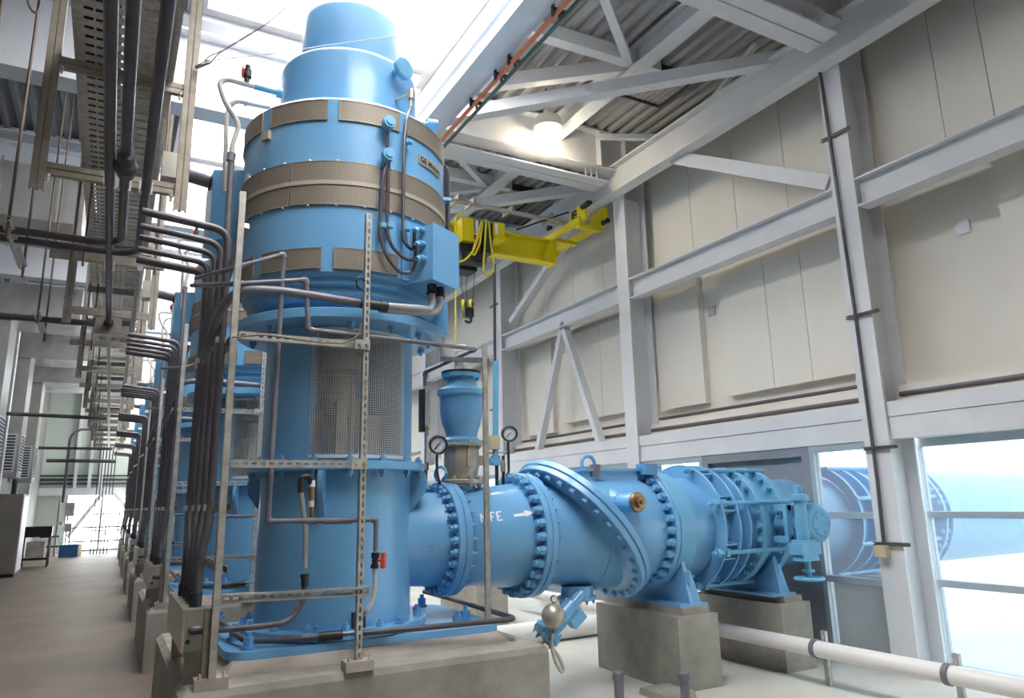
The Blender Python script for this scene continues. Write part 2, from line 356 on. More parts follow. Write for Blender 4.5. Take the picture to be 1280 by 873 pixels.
# windows and grey infill of each bay
wn = 1
def window(y0, y1, mull=(.77, 1.39), vert=(), dx=0.0):
    global wn; A, B = 6.84 + dx, 6.94 + dx
    f = MB(); f.box(A, B, y0, y1, 2.03, 2.11).box(A, B, y0, y1, 0, .06).box(A, B, y0, y0 + .05, .06, 2.03).box(A, B, y1 - .05, y1, .06, 2.03)
    w = struct('window_%d' % wn, f, FRAMEA); wn += 1
    m = MB()
    for z in mull: m.box(A - .01, B - .01, y0 + .05, y1 - .05, z - .03, z + .03)
    for y in vert: m.box(A + .005, B - .015, y - .025, y + .025, .06, 2.03)
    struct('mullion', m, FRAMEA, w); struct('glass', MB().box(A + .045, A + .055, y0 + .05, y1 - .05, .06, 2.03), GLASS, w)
for i, (a, b) in enumerate(bays):
    y0, y1 = a + .02, b - .02
    if i == 1: window(y0, y1 - .05); continue
    y0, y1 = a + .012, b - .012; g0, g1 = y0 + .815, y1 - 1.29
    window(y0, g0, dx=-.39); window(g1, y1, dx=-.39)
    mb = MB().box(6.51, 6.57, g0, g1, 0, 2.11).box(6.45, 6.51, g0, g0 + .1, 0, 2.11).box(6.45, 6.51, g1 - .1, g1, 0, 2.11).box(6.45, 6.51, g0 + .1, g1 - .1, 2.0, 2.11).box(6.47, 6.51, g0 + .1, g1 - .1, .6, .64)
    struct('wall_infill_panel', mb, DOORG)
# braces on the window wall
def wall_bar(nm, p, q, w, h, x=6.52):
    struct(nm, MB().bar(aX(*p, x), aX(*q, x), w, h, (1, 0, 0)), STEEL)
struct('beam_brace_plate', MB().bar(aX(1036, 229, 6.5), aX(842, 197, 6.34), .05, .17, (0, 0, 1)), STEEL)
wall_bar('beam_wall_brace', (641, 403), (738, 258), .1, .16)
wall_bar('beam_wall_brace', (706, 404), (667, 596), .10, .12)
wall_bar('beam_wall_brace', (704, 404), (766, 600), .10, .12)
struct('trim_20', MB().box(XL, 6.95, YE - .12, YE, 2.2, 2.5), STEEL)
# ---------------------------------------------------------------- far end wall
struct('wall_end', MB().box(XL - .3, XR + .12, YE, YE + .15, 2.35, 7.6).box(XL - .3, -1.5, YE, YE + .15, 0, 2.35).box(2.6, XR + .12, YE, YE + .15, 0, 2.35), PANELG)
f = MB().box(-1.5, 2.6, YE, YE + .1, 2.22, 2.35).box(-1.5, 2.6, YE, YE + .1, 0, .08).box(-1.5, -1.42, YE, YE + .1, 0, 2.3).box(2.52, 2.6, YE, YE + .1, 0, 2.3)
w = struct('window_90', f, FRAMEA); m = MB()
for x in (-.2, .45, 1.6): m.box(x - .025, x + .025, YE, YE + .08, .08, 2.22)
for z in (.8, 1.45): m.box(-1.42, 2.52, YE, YE + .08, z - .02, z + .02)
struct('mullion', m, FRAMEA, w); struct('glass', MB().box(-1.42, 2.52, YE + .04, YE + .05, .08, 2.22), GLASSE, w)
struct('beam_end_brace', MB().bar(aY(84, 672, YE - .25), aY(132, 612, YE - .25), .14, .14), STEEL)
struct('beam_end_brace', MB().bar(aY(190, 672, YE - .25), aY(138, 612, YE - .25), .14, .14), STEEL)
for i, (a, z) in enumerate(((2.66, .03), (2.82, .04), (2.98, .03))): struct('trim_%d' % (30 + i), MB().rod((XL, YE - .1, a), (3.2, YE - .1, a), z, 8), BLACKM)
for x in (-1.25, -.75, -.35): struct('trim_%d' % (40 + int(x * -10)), MB().box(x - .06, x + .06, YE - .2, YE, 2.5, 7), STEEL)
# ---------------------------------------------------------------- light
wd = bpy.data.worlds.new('sky'); S.world = wd; wd.use_nodes = True; bg = wd.node_tree.nodes['Background']
bg.inputs[0].default_value = (1.0, .955, .925, 1); bg.inputs[1].default_value = 1.0
def portal(loc, rot, sx, sy, nm):
    l = bpy.data.lights.new(nm, 'AREA'); l.shape = 'RECTANGLE'; l.size = sx; l.size_y = sy; l.cycles.is_portal = True; l.energy = 1
    o = bpy.data.objects.new(nm, l); COL.objects.link(o); o.location = loc; o.rotation_euler = rot
for a, b in zip(GY[1:-1], GY[2:]): portal(((SX0 + SX1) / 2, (a + b) / 2, 7.5), (0, 0, 0), 2.7, 3.4, 'daylight_portal')
portal((7.05, 14.6, 1.1), (0, PI / 2, 0), 2.2, 39, 'daylight_portal'); portal((.55, YE + .25, 1.2), (-PI / 2, 0, 0), 4.1, 2.2, 'daylight_portal')
S.view_settings.view_transform = 'Standard'; S.view_settings.look = 'None'; S.view_settings.gamma = 1; S.view_settings.use_curve_mapping = False
S.view_settings.exposure = 4.28
# ================================================================ THE FIRST PUMP (copied along the row further down)
TH = lambda x, y: math.atan2(x - PX, y - PY)
def pol(r, a, z): return V((PX + r * math.sin(a), PY + r * math.cos(a), z))
D2 = math.radians
# ---- plinth
pl = thing('concrete_plinth', 'nearest stepped concrete plinth, under the nearest blue pump', 'plinth', (1.62, 5.75, 0))
mb = MB(); x0, x1, y0, y1 = .44, 2.81, 4.63, 6.93; c = .04
mb.hull8([(x0, y0, 0), (x1, y0, 0), (x1, y1, 0), (x0, y1, 0)], [(x0, y0, .60 - c), (x1, y0, .60 - c), (x1, y1, .60 - c), (x0, y1, .60 - c)])
mb.hull8([(x0, y0, .6 - c), (x1, y0, .6 - c), (x1, y1, .6 - c), (x0, y1, .6 - c)], [(x0 + c, y0 + c * .3, .6), (x1 - c * .3, y0 + c * .3, .6), (x1 - c * .3, y1 - c, .6), (x0 + c, y1 - c, .6)])
link('body', mb, CONC, pl)
mb = MB().hull8([(.70, 4.93, .6), (2.66, 4.93, .6), (2.66, 6.4, .6), (.70, 6.4, .6)], [(.76, 4.985, .665), (2.6, 4.985, .665), (2.6, 6.36, .665), (.76, 6.36, .665)])
link('grout_pad', mb, CONCT, pl)
# ---- pump
pu = thing('vertical_pump', 'nearest and largest blue vertical pump motor, its caged top rising to the skylight', 'pump', (PX, PY, .665), 'vertical pumps in the row')
def octo(x0, x1, y0, y1, c, z0, z1, n=5):
    p = []
    for cx, cy, a in ((x1 - c, y1 - c, 0), (x0 + c, y1 - c, 90), (x0 + c, y0 + c, 180), (x1 - c, y0 + c, 270)):
        p += [(cx + c * math.cos(D2(a + 90 * i / n)), cy + c * math.sin(D2(a + 90 * i / n))) for i in range(n + 1)]
    n = len(p); return MB().add([(a, b, z) for z in (z0, z1) for a, b in p], [tuple(range(n - 1, -1, -1)), tuple(range(n, 2 * n))] + [(i, (i + 1) % n, n + (i + 1) % n, n + i) for i in range(n)])
mb = octo(.72, 2.66, 5.0, 6.34, .16, .665, .715)
link('base_plate', mb, BLUE, pu)
mb = MB()
for x, y in ((.86, 5.1), (1.28, 5.07), (1.86, 5.07), (2.32, 5.1), (2.48, 5.3), (.83, 5.5), (.83, 6.2), (2.48, 6.2)): mb.mark().rod((x, y, .715), (x, y, .735), .045, 16).bolt((x, y, .735), (0, 0, 1), .034, .085, .055)
each('anchor_bolt', mb, BLUED, pu)
mb = MB().flange((PX, PY, .752), (0, 0, 1), .5, .69, .055)
for i in range(16): a = D2(22.5 * i + 8); mb.bolt(pol(.635, a, .78), (0, 0, 1), .028, .05)
link('base_ring', mb, BLUE, pu)
mb = MB().lathe([(.569, .77), (.569, 1.84)], (PX, PY, 0), seg=72)
for a in (118, 205, 300): # lifting lugs under the middle flange
    d = D2(a); u = V((math.sin(d), math.cos(d), 0)); t = V((u.y, -u.x, 0)); c = V((PX, PY, 0)) + u * .565; P = []
    for s in (-1, 1): P.append([c + t * (.018 * s) + u * q + V((0, 0, z)) for q, z in ((0, 1.84), (.11, 1.84), (.135, 1.77), (.125, 1.69), (.09, 1.64), (.0, 1.52))])
    n = 6; mb.add(P[0] + P[1], [tuple(range(n)), tuple(range(2 * n - 1, n - 1, -1))] + [(i, n + i, n + (i + 1) % n, (i + 1) % n) for i in range(n)])
link('discharge_head', mb, BLUE, pu)
mb = MB().flange((PX, PY, 1.872), (0, 0, 1), .5, .672, .062, 16, .026, .05, True, 72, .35)
link('middle_flange', mb, BLUE, pu)
# stand with two openings, meshed over
A0, A1 = TH(*aC(388, 520, .569).xy) % (2 * PI), TH(*aC(503, 520, .569).xy) % (2 * PI)
mb = MB(); z0, z1 = 1.9, 2.9
w0, w1 = A1 + .05, A0 - .05
segs = [(w1, w0 + 2 * PI)]
for a, b in segs: mb.patch((PX, PY, 0), .545, a, b, z0, z1, 60, .024)
mb.patch((PX, PY, 0), .545, w0, w1, z0, z0 + .06, 20, .024).patch((PX, PY, 0), .545, w0, w1, z1 - .05, z1, 20, .024); mb.uv = {}
link('motor_stand', mb, BLUE, pu)
mb = MB().lathe([(.09, 1.9), (.09, 2.25), (.16, 2.27), (.16, 2.42), (.11, 2.44), (.11, 2.62), (.2, 2.64), (.2, 2.74), (.12, 2.76), (.12, 2.9)], (PX, PY, 0), seg=28)
for i in range(6): mb.bolt(pol(.14, i * PI / 3, 2.27), (0, 0, -1), .02, .05)
link('shaft_coupling', mb, CASTS, pu)
mb = MB().box(PX - .30, PX - .16, PY - .1, PY + .05, 1.9, 2.32).mark().box(PX - .12, PX - .04, PY - .36, PY - .26, 1.9, 2.36).mark().box(PX + .16, PX + .27, PY - .2, PY - .1, 1.9, 2.28)
mb.mark().rod((PX + .02, PY - .3, 1.9), (PX + .02, PY - .3, 2.5), .02, 10)
each('seal_fitting', mb, MACH, pu)
link('mesh_guard', (lambda: (lambda mb: ([mb.patch((PX, PY, 0), .575, A1 + (A0 - A1) * i / 44 - .0026, A1 + (A0 - A1) * i / 44 + .0026, 1.93, 2.87, 1, .003) for i in range(45)],
      [mb.patch((PX, PY, 0), .578, A1, A0, 1.93 + .94 * i / 56 - .0014, 1.93 + .94 * i / 56 + .0014, 20, .003) for i in range(57)],
      mb.patch((PX, PY, 0), .573, A1, A0, 1.925, 1.95, 20, .008), mb.patch((PX, PY, 0), .573, A1, A0, 2.85, 2.875, 20, .008), mb.uv.clear(), mb)[-1])(MB()))(), WIRE, pu)
# flange on top of the stand
mb = MB().flange((PX, PY, 2.93), (0, 0, 1), .5, .815, .075, 0, seg=84)
for i in range(14): mb.bolt(pol(.70, 2 * PI * (i + .4) / 14, 2.893), (0, 0, -1), .03, .055)
link('stand_flange', mb, BLUE, pu)
# motor lower end, shell, caps
mb = MB().lathe([(.60, 2.968), (.60, 3.02), (.70, 3.04), (.74, 3.09), (.74, 3.14), (.775, 3.15), (.775, 3.20), (.818, 3.23)], (PX, PY, 0), seg=84)
link('motor_foot', mb, BLUE, pu)
mb = MB().lathe([(.80, 3.205), (.822, 3.225), (.826, 4.585), (.81, 4.605), (.6, 4.63)], (PX, PY, 0), seg=96)
link('motor_shell', mb, BLUE, pu)
mb = MB().lathe([(.576, 4.60), (.576, 5.17), (.572, 5.195), (.555, 5.215), (.53, 5.226), (.40, 5.24)], (PX, PY, 0), seg=80)
link('motor_cap', mb, BLUE, pu)
mb = MB().lathe([(.415, 5.23), (.415, 5.73), (.412, 5.755), (.40, 5.775), (.38, 5.785), (.1, 5.80)], (PX, PY, 0), seg=72)
link('top_hood', mb, BLUE, pu)
def screen(a0, a1, z0, z1, r=.829, n=12):
    o = link('vent_screen', MB().patch((PX, PY, 0), r, a0, a1, z0, z1, n, .008), SCREEN, pu)
    m = MB()
    for p, q in ((a0 - .005, a0 + .004), (a1 - .004, a1 + .005)): m.patch((PX, PY, 0), r, p, q, z0 - .004, z1 + .004, 1, .011)
    for p, q in ((z0 - .004, z0 + .004), (z1 - .004, z1 + .004)): m.patch((PX, PY, 0), r, a0, a1, p, q, n, .011)
    m.uv = {}; link('screen_frame', m, GALVD, o)
def cang(px, py, r=.829): return TH(*aC(px, py, r).xy)
u0, u1 = zfront(151, .829), zfront(127, .829); b0, b1 = zfront(256, .829), zfront(203, .829); l0, l1 = zfront(336, .829), zfront(311, .829)
def norm(a): return a % (2 * PI)
E = [norm(cang(x, 135)) for x in (306, 330, 341, 409.5, 425, 499, 509)]
screen(E[3], E[2], u0, u1); screen(E[5], E[4], u0, u1); screen(E[6] - .70, E[6], u0, u1); screen(E[1], E[1] + .7, u0, u1)
E = [norm(cang(x, 325)) for x in (318, 328, 401, 418, 496)]
screen(E[2], E[1], l0, l1); screen(E[4], E[3], l0, l1); screen(E[0], E[0] + .7, l0, l1); screen(E[4] - .9, E[4] - .18, l0, l1)
E = [norm(cang(x, 240)) for x in (363, 472)]
screen(E[0] + .012, E[0] + 1.3, b0, b1, n=20); screen(E[1], E[0] - .012, b0, b1, n=20); screen(E[1] - 1.1, E[1] - .03, b0, b1, n=20)
zb = (b0 + b1) / 2; m = MB().patch((PX, PY, 0), .836, E[1] - 1.1, E[0] + 1.3, zb - .016, zb + .016, 60, .008); m.uv = {}; link('screen_band', m, SCREEN_BAND, pu)
m = MB()
for a_, z in [(E[0] + .8 - 1.95 * i / 8, zz) for i in range(9) for zz in (b0 - .008, b1 + .008)]: m.mark().box(*[v for p in [pol(.83, a_, z)] for v in (p.x - .009, p.x + .009, p.y - .009, p.y + .009, p.z - .007, p.z + .007)])
each('screen_clip', m, GALV, pu)
# small bracket under the top screens
p = aC(334, 171, .83); a = TH(p.x, p.y); m = MB().patch((PX, PY, 0), .826, a - .05, a + .05, p.z - .035, p.z + .035, 3, .03); m.uv = {}; link('id_tag', m, PLATE, pu)
# nameplate with raised lettering
aa, ab = norm(cang(523, 205)), norm(cang(548, 220)); zt = (aC(523, 197, .83).z + aC(547, 207, .83).z) / 2; zl = (aC(523, 207, .83).z + aC(547, 218, .83).z) / 2
m = MB().patch((PX, PY, 0), .826, ab, aa, zl, zt, 6, .014); m.uv = {}; npl = link('nameplate', m, PLATE, pu)
def text_on_cylinder(body, r, a_left, a_right, z0, z1, axis_c, depth=.003):
    """lettering as a mesh wrapped on a vertical cylinder; a_left > a_right (angles grow to the left as seen from outside)"""
    cu = bpy.data.curves.new('t', 'FONT'); cu.body = body; cu.extrude = 0; cu.offset = .03; o = bpy.data.objects.new('t', cu); COL.objects.link(o); bpy.context.view_layer.update()
    me = o.to_mesh(); vs = [v.co.copy() for v in me.vertices]; fs = [tuple(p.vertices) for p in me.polygons]; o.to_mesh_clear(); bpy.data.objects.remove(o); bpy.data.curves.remove(cu)
    xs = [v.x for v in vs]; ys = [v.y for v in vs]; x0_, x1_, y0_, y1_ = min(xs), max(xs), min(ys), max(ys); out = MB()
    P = [V((axis_c[0] + r * math.sin(a_left + (a_right - a_left) * (v.x - x0_) / (x1_ - x0_)), axis_c[1] + r * math.cos(a_left + (a_right - a_left) * (v.x - x0_) / (x1_ - x0_)), z0 + (z1 - z0) * (v.y - y0_) / (y1_ - y0_))) for v in vs]
    return out.add(P, fs)
h = zt - zl; link('lettering', text_on_cylinder('GE Motors', .8425, aa - .012, ab + .012, zl + .16 * h, zt - .16 * h, (PX, PY)), TXT, npl)
# round temperature heads, gland and disc on the upper cap
def head(px, py, r, rr=.048):
    p = aC(px, py, r); u = V((p.x - PX, p.y - PY, 0)).normalized(); q = p + u * .06
    m = MB().rod(p, q, .018, 10).rod(q + V((0, 0, -.035)), q + V((0, 0, .03)), rr * .8, 16).rod(q + u * -.01, q + u * .045, rr, 18).rod(q + V((0, 0, -.07)), q + V((0, 0, -.03)), .016, 8).rod(q + u * .045, q + u * .055, rr * .6, 14)
    link('sensor_head', m, BLUE2, pu); return q
s1 = head(481, 159, .829); s2 = head(480, 199, .829)
p = aC(493, 92, .576); u = V((p.x - PX, p.y - PY, 0)).normalized(); m = MB().rod(p - u * .02, p + u * .09, .03, 12).rod(p + u * .09, p + u * .125, .092, 28).rod(p + u * .125, p + u * .13, .08, 28); link('sight_disc', m, BLUE2, pu)
p = aC(495, 126, .576); u = V((p.x - PX, p.y - PY, 0)).normalized(); q = p + u * .17; m = MB().rod(p, q, .017, 10).rod(q + V((0, 0, -.05)), q + V((0, 0, .035)), .03, 12).rod(q + V((0, 0, -.12)), q + V((0, 0, -.05)), .015, 8); link('gauge_fitting', m, CASTS, pu); s3 = q + V((0, 0, -.12))
p = pol(.60, D2(100), 4.95); u = V((1, -.2, 0)).normalized(); m = MB().rod(p - u * .05, p + u * .12, .02, 10).rod(p + u * .1, p + u * .19, .05, 14); link('sensor_head', m, BLUE2, pu)
# dark sensor cables down the shell to the terminal box
n149 = V((math.sin(D2(149)), math.cos(D2(149)), 0)); t149 = V((math.sin(D2(59)), math.cos(D2(59)), 0)); CB = V((PX, PY, 0))
def tb(a, rr, z): return CB + n149 * rr + t149 * a + V((0, 0, z))
m = MB(); ae, be, r0, r1_, tz0, tz1 = -.176, .147, .80, 1.05, 3.2, 3.63
m.hull8([tb(ae, r0, tz0), tb(ae, r1_ - .02, tz0), tb(be, r1_ - .02, tz0), tb(be, r0, tz0)], [tb(ae, r0, tz1), tb(ae, r1_ - .02, tz1), tb(be, r1_ - .02, tz1), tb(be, r0, tz1)])
tbx = link('terminal_box', m, BLUE, pu)
m = MB().hull8([tb(ae - .006, r1_ - .018, tz0 - .006), tb(ae - .006, r1_, tz0 - .006), tb(be + .006, r1_, tz0 - .006), tb(be + .006, r1_ - .018, tz0 - .006)], [tb(ae - .006, r1_ - .018, tz1 + .006), tb(ae - .006, r1_, tz1 + .006), tb(be + .006, r1_, tz1 + .006), tb(be + .006, r1_ - .018, tz1 + .006)])
for z in (3.3, 3.53): m.rod(tb(ae + .03, r1_, z), tb(ae + .03, r1_ + .008, z), .007, 8)
link('box_door', m, BLUE, tbx)
m = MB().patch((PX, PY, 0), .826, TH(*tb(ae - .07, .83, 0).xy), TH(*tb(be + .05, .83, 0).xy), 3.22, 3.6, 10, .02); m.uv = {}; link('box_flange', m, BLUE, tbx)
def onbox(px, py): # point on the box's left side
    d = ray(px, py); k = (CB + t149 * ae - EYE).dot(t149) / d.dot(t149); return EYE + d * k
for path, top in (((477, 215), s2), ((485, 215), s1), (None, s3)): pass
def cable(pts, r=.014): link('sensor_cable', MB().tube(pts, r, 8, .09, 5), CONDUIT, pu)
g = [onbox(529, 289), onbox(530, 306), onbox(531, 324)]
m = MB()
for q in g: m.rod(q, q - t149 * .06, .022, 10).rod(q - t149 * .05 + n149 * -.01, q - t149 * .1 + V((0, 0, -.03)), .019, 10)
each('cable_gland', m, BLUE2, tbx)
R9 = .885
cable([s3, aC(508, 148, R9 - .03), aC(505, 180, R9), aC(503.5, 290, R9), aC(506, 305, R9 + .01), aC(517, 314, R9 + .03), g[0] - t149 * .1 + V((0, 0, -.03))])
cable([s1 + V((0, 0, -.07)), aC(484, 190, R9), aC(486, 200, R9), aC(483.5, 290, R9), aC(490, 310, R9 + .01), aC(508, 325, R9 + .03), aC(519, 325, R9 + .04), g[1] - t149 * .1 + V((0, 0, -.03))])
cable([s2 + V((0, 0, -.07)), aC(478, 225, R9), aC(474.5, 290, R9), aC(481, 318, R9 + .01), aC(500, 342, R9 + .03), aC(516, 341, R9 + .04), g[2] - t149 * .1 + V((0, 0, -.03))])
m = MB()
for x, y in ((475, 285), (483, 285), (503, 288), (506, 180)): q = aC(x, y, .83); u = V((q.x - PX, q.y - PY, 0)).normalized(); tt = V((u.y, -u.x, 0)); m.mark().bar(q, q + u * .075, .035, .03).bar(q + u * .05 - tt * .03, q + u * .05 + tt * .03, .03, .035)
each('cable_clip', m, BLUE2, pu)
m = MB()
for k, dx in enumerate((.0, .05, .1)):
    b = D2(103 - 4 * k); m.mark().tube([pol(.84, b, 4.55), pol(.88, b, 4.5), pol(.885, b, 4.3), pol(.885, b, 3.5)], .013, 8, .04)
each('side_cable', m, CONDUIT, pu)
m = MB()
for k in range(3): b = D2(103 - 4 * k); m.mark().bar(pol(.83, b, 4.22), pol(.905, b, 4.22), .04, .03)
each('cable_clip', m, BLUE2, pu)
# elbows and light flexible conduits under the terminal box
m = MB()
for k, (a_, rr) in enumerate(((-.06, .95), (.04, .95))):
    p = tb(a_, rr, 3.2); e = aY(476 - 2 * k, 382 + 5 * k, 4.76 + .02 * k)
    m2 = MB().tube([p, p + V((0, 0, -.2)), V((e.x + .3, e.y - .02, e.z + .005)), e], .026, 12, .22, 10); link('flexible_conduit', m2, FLEX, pu); m.mark().rod(p + V((0, 0, .01)), p + V((0, 0, -.075)), .036, 14)
each('conduit_connector', m, BLACKM, tbx)
# side terminal cabinet on the aisle side of the motor
m = MB(); q0, q1 = aY(262, 300, 6.0), aY(263, 213, 6.0)
m.hull8([(.53, 5.98, q0.z), (.9, 5.82, q0.z), (.95, 6.5, q0.z), (.53, 6.5, q0.z)], [(.53, 5.98, q1.z), (.9, 5.82, q1.z), (.95, 6.5, q1.z), (.53, 6.5, q1.z)])
link('side_cabinet', m, BLUE, pu)
# drain corner bracket at right under the motor
m = MB(); m.hull8([pol(.70, D2(112), 2.97), pol(.86, D2(112), 2.97), pol(.86, D2(104), 2.97), pol(.70, D2(104), 2.97)], [pol(.70, D2(112), 3.24), pol(.86, D2(112), 3.24), pol(.86, D2(104), 3.24), pol(.70, D2(104), 3.24)]); link('side_lug', m, BLUE, pu)
m = MB().rod(aC(537, 366, .83), aC(548, 369, .83), .03, 10); link('drain_plug', m, BRONZE, pu)
# ---------------------------------------------------------------- slotted strut frame
sf = thing('strut_rack', 'galvanised slotted strut frame standing before the nearest blue pump', 'frame', (1.03, 4.66, .6))
FL, FR_, FY = .617, 1.443, 4.66
link('left_post', MB().strut((FL, FY, .66), (FL, FY, 3.61), (1, 0, 0), slots=False), GALV, sf)
link('right_post', MB().strut((FR_, FY - .02, .66), (FR_, FY - .02, 3.61), (0, -1, 0), pitch=.053), GALV, sf)
for z, nm in ((2.655, 'upper_rail'), (1.858, 'middle_rail')): link(nm, MB().strut((FL + .01, FY - .01, z), (FR_ - .02, FY - .012, z), (0, -1, 0), w=.05), GALV, sf)
link('lower_rail', MB().strut((FL + .01, FY + .02, 1.081), (FR_ + .06, FY + .0, 1.065), (0, 1, 0), w=.05), GALV, sf)
m, m2 = MB(), MB()
for x, y in ((FL - .02, FY), (FR_, FY - .03)):
    m.mark().box(x - .09, x + .09, y - .02, y + .085, .6, .66)
    for sx in (-.065, .065): m2.mark().bolt((x + sx, y, .66), (0, 0, 1), .012, .03)
each('foot_block', m, CONCT, sf); m = MB()
for z in (2.655, 1.858): m.mark().box(FR_ - .08, FR_ + .025, FY - .03, FY - .022, z - .035, z + .035); m2.mark().bolt((FR_ - .05, FY - .03, z), (0, -1, 0), .012, .02); m2.mark().bolt((FR_, FY - .03, z), (0, -1, 0), .012, .02)
each('joint_plate', m, GALV, sf); each('bolt', m2, GALV, sf)
link('short_post', MB().strut((.56, 4.67, .61), (.56, 4.67, 1.03), (0, -1, 0), slots=False), GALVD, sf)
link('bracket_arm', MB().strut((.63, 4.68, 2.66), (.60, 6.15, 2.66), (0, 0, -1), slots=False), GALVD, sf)
link('bracket_arm', MB().strut((.63, 4.68, 1.58), (.60, 6.15, 1.58), (0, 0, -1), slots=False), GALVD, sf)
link('bracket_arm', MB().strut((.63, 4.68, 1.22), (.63, 5.7, 1.22), (0, 0, -1), slots=False), GALVD, sf)
link('rear_post', MB().strut((.62, 5.75, .61), (.62, 5.75, 3.0), (0, -1, 0), slots=False), GALVD, sf)
link('diagonal_brace', MB().bar((.64, 4.70, 3.40), (.58, 5.9, 2.98), .03, .04), GALVD, sf)
# ---------------------------------------------------------------- conduits from the cable tray to the box
cds = []
CY5 = [5.07, 5.36, 5.6, 5.87, 6.13]
for k, y in enumerate(CY5):
    r = (.027, .023, .023, .023, .034)[k]; z = 3.5; x = (.575, .565, .55, .53, .555)[k]; zb_ = 1.0; yb = 4.95 + .17 * k; xb = .515 + .0 * k
    o = thing('conduit', ['nearest', 'second', 'third', 'fourth', 'thick fifth'][k] + ' dark conduit bending from the cable tray down to the nearest steel box', 'conduit', (xb, yb, zb_))
    link('pipe', MB().tube([(.03, y, z + .03), (.36, y, z), (x, y, z - .02), (x, y, 1.62), (x - .005, y - .03, 1.5), (xb, yb, 1.25), (xb, yb, 1.06)], r, 12, .2, 8), CONDUIT, o)
    link('coupling', MB().rod((xb, yb, 1.012), (xb, yb, 1.10), r * 1.3, 12), BLACKM, o)
    m = MB()
    for zz in (2.70, 1.6): m.mark().box(x - r - .012, x + r + .012, y - .02, y + .02, zz - .02, zz + .02)
    each('clamp', m, GALV, o); cds.append(o)
# ---------------------------------------------------------------- stainless box
bx = thing('junction_box', 'stainless junction box with green button on the nearest plinth edge', 'junction box', (.505, 5.3, .78))
BX0, BX1, BY0, BY1, BZ0, BZ1 = .438, .565, 4.8, 5.92, .79, 1.018
link('body', MB().box(BX0 + .018, BX1, BY0, BY1, BZ0, BZ1), STAIN, bx)
link('door', MB().box(BX0, BX0 + .016, BY0 - .004, BY1, BZ0 - .004, BZ1 + .004), STAIN, bx)
each('foot', MB().box(.47, .56, 4.86, 4.93, .6, .79).mark().box(.47, .56, 5.75, 5.82, .6, .79), GALVD, bx)
link('green_button', MB().rod((.47, 4.801, .845), (.47, 4.785, .845), .014, 14), GREENB, bx)
link('button_ring', MB().rod((.47, 4.801, .845), (.47, 4.793, .845), .018, 16), GALV, bx)
link('elbow', MB().tube([(.49, 4.81, .905), (.49, 4.76, .905), (.6, 4.76, .905)], .021, 12, .03), CONDUIT, bx)
# ---------------------------------------------------------------- pipework in front of the nearest pump
def pipe(name, pts, r, m, label, fil=.05, fit=True, extra=None, cat='pipe'):
    o = thing(name, label, cat, pts[-1]); link('pipe', MB().tube(pts, r, 12, fil), m, o)
    if fit:
        f = MB()
        for i in range(1, len(pts) - 1):
            a = (V(pts[i - 1]) - V(pts[i])).normalized(); b = (V(pts[i + 1]) - V(pts[i])).normalized(); d = fil + .01
            f.mark().tube([V(pts[i]) + a * d, V(pts[i]), V(pts[i]) + b * d], r * 1.28, 12, fil * .9)
        each('elbow', f, m, o)
    return o
YP = 4.76
P = lambda x, y, yy=YP: aY(x, y, yy)
pa = pipe('water_pipe', [aY(245, 348, 5.5), P(300, 333), P(355, 318), P(338, 598), P(335, 652), P(470, 650), P(469.5, 690)], .016, PVC, 'grey plastic pipe with two right-angle drops ending at the red-handled valve', .02)
m = MB().rod(P(405, 651.5), P(440, 651), .021, 12).mark().rod(P(383, 651.8), P(395, 651.6), .021, 12); each('union', m, PVC, pa)
# red handled valve under it, with its hose
vb = P(469.5, 700); va = thing('hand_valve', 'small grey valve with red-orange handle at the end of the grey pipe', 'valve', vb)
link('body', MB().rod(P(469.5, 691), P(469, 698), .026, 14).rod(P(469, 698), P(468.5, 706), .02, 12).rod(P(468.5, 706), P(468, 711), .026, 14), BLACKM, va)
m = MB(); c = P(470, 701); m.rod(c, c + V((.03, -.03, 0)), .01, 8); c = c + V((.035, -.035, 0)); m.prism([(-.018, -.05), (.018, -.05), (.012, 0), (.018, .05), (-.018, .05), (-.012, 0)], c - V((.008, -.008, 0)), c + V((.012, -.012, 0))); link('handle', m, RED, va)
ho = thing('hose', 'grey hose hanging from the red-handled valve down to the pump base', 'hose', P(452, 780))
link('tube', MB().tube([P(468, 711), P(468.5, 735), P(466, 752), P(458, 765), aY(450, 772, 5.06)], .014, 10, .07), TAN, ho)
link('socket', MB().box(*[v for q in [aY(448, 775, 5.07)] for v in (q.x - .045, q.x + .045, q.y - .02, q.y + .02, q.z - .06, q.z + .05)]), BLACKM, ho)
# second pipe: runs across to the sight tube
sp = aZ(611, 775, .62)
e1 = aY(594, 437, 5.4)
pb = pipe('water_pipe', [aY(240, 357, 5.5), P(296, 355), P(383, 350), P(385, 412), P(550, 431), e1, aY(531, 466, 6.0), aY(531, 483, 6.0)], .017, PVC, 'grey plastic pipe crossing the mesh guard and turning back to the sight tube', .025)
# sight tube, valve and gauge on the discharge nozzle
st = thing('sight_tube', 'clear sight tube on black backing beside the air valve', 'sight glass', aY(531, 540, 6.0))
q = lambda x, y: aY(x, y, 6.0)
link('backing', MB().box(q(526, 500).x, q(530.5, 500).x, 5.98, 6.05, q(528, 540).z, q(528, 487).z), BLACKM, st)
link('clear_tube', MB().rod(q(534, 488), q(534, 538), .026, 14), CLEAR, st)
each('end_cap', MB().rod(q(531.5, 483), q(532, 491), .022, 12).mark().rod(q(533, 535), q(533, 545), .022, 12).rod(q(532, 545), q(531.5, 620), .012, 8), GALV, st)
link('yellow_ring', MB().rod(q(533.5, 532), q(533.5, 535), .03, 12), YEL, st)
link('stop_valve', MB().rod(q(531.5, 588), q(531, 605), .022, 10).rod(q(531, 605), q(531, 622), .016, 10).rod(q(534, 578), q(534.5, 588), .012, 8), BRONZE, st)
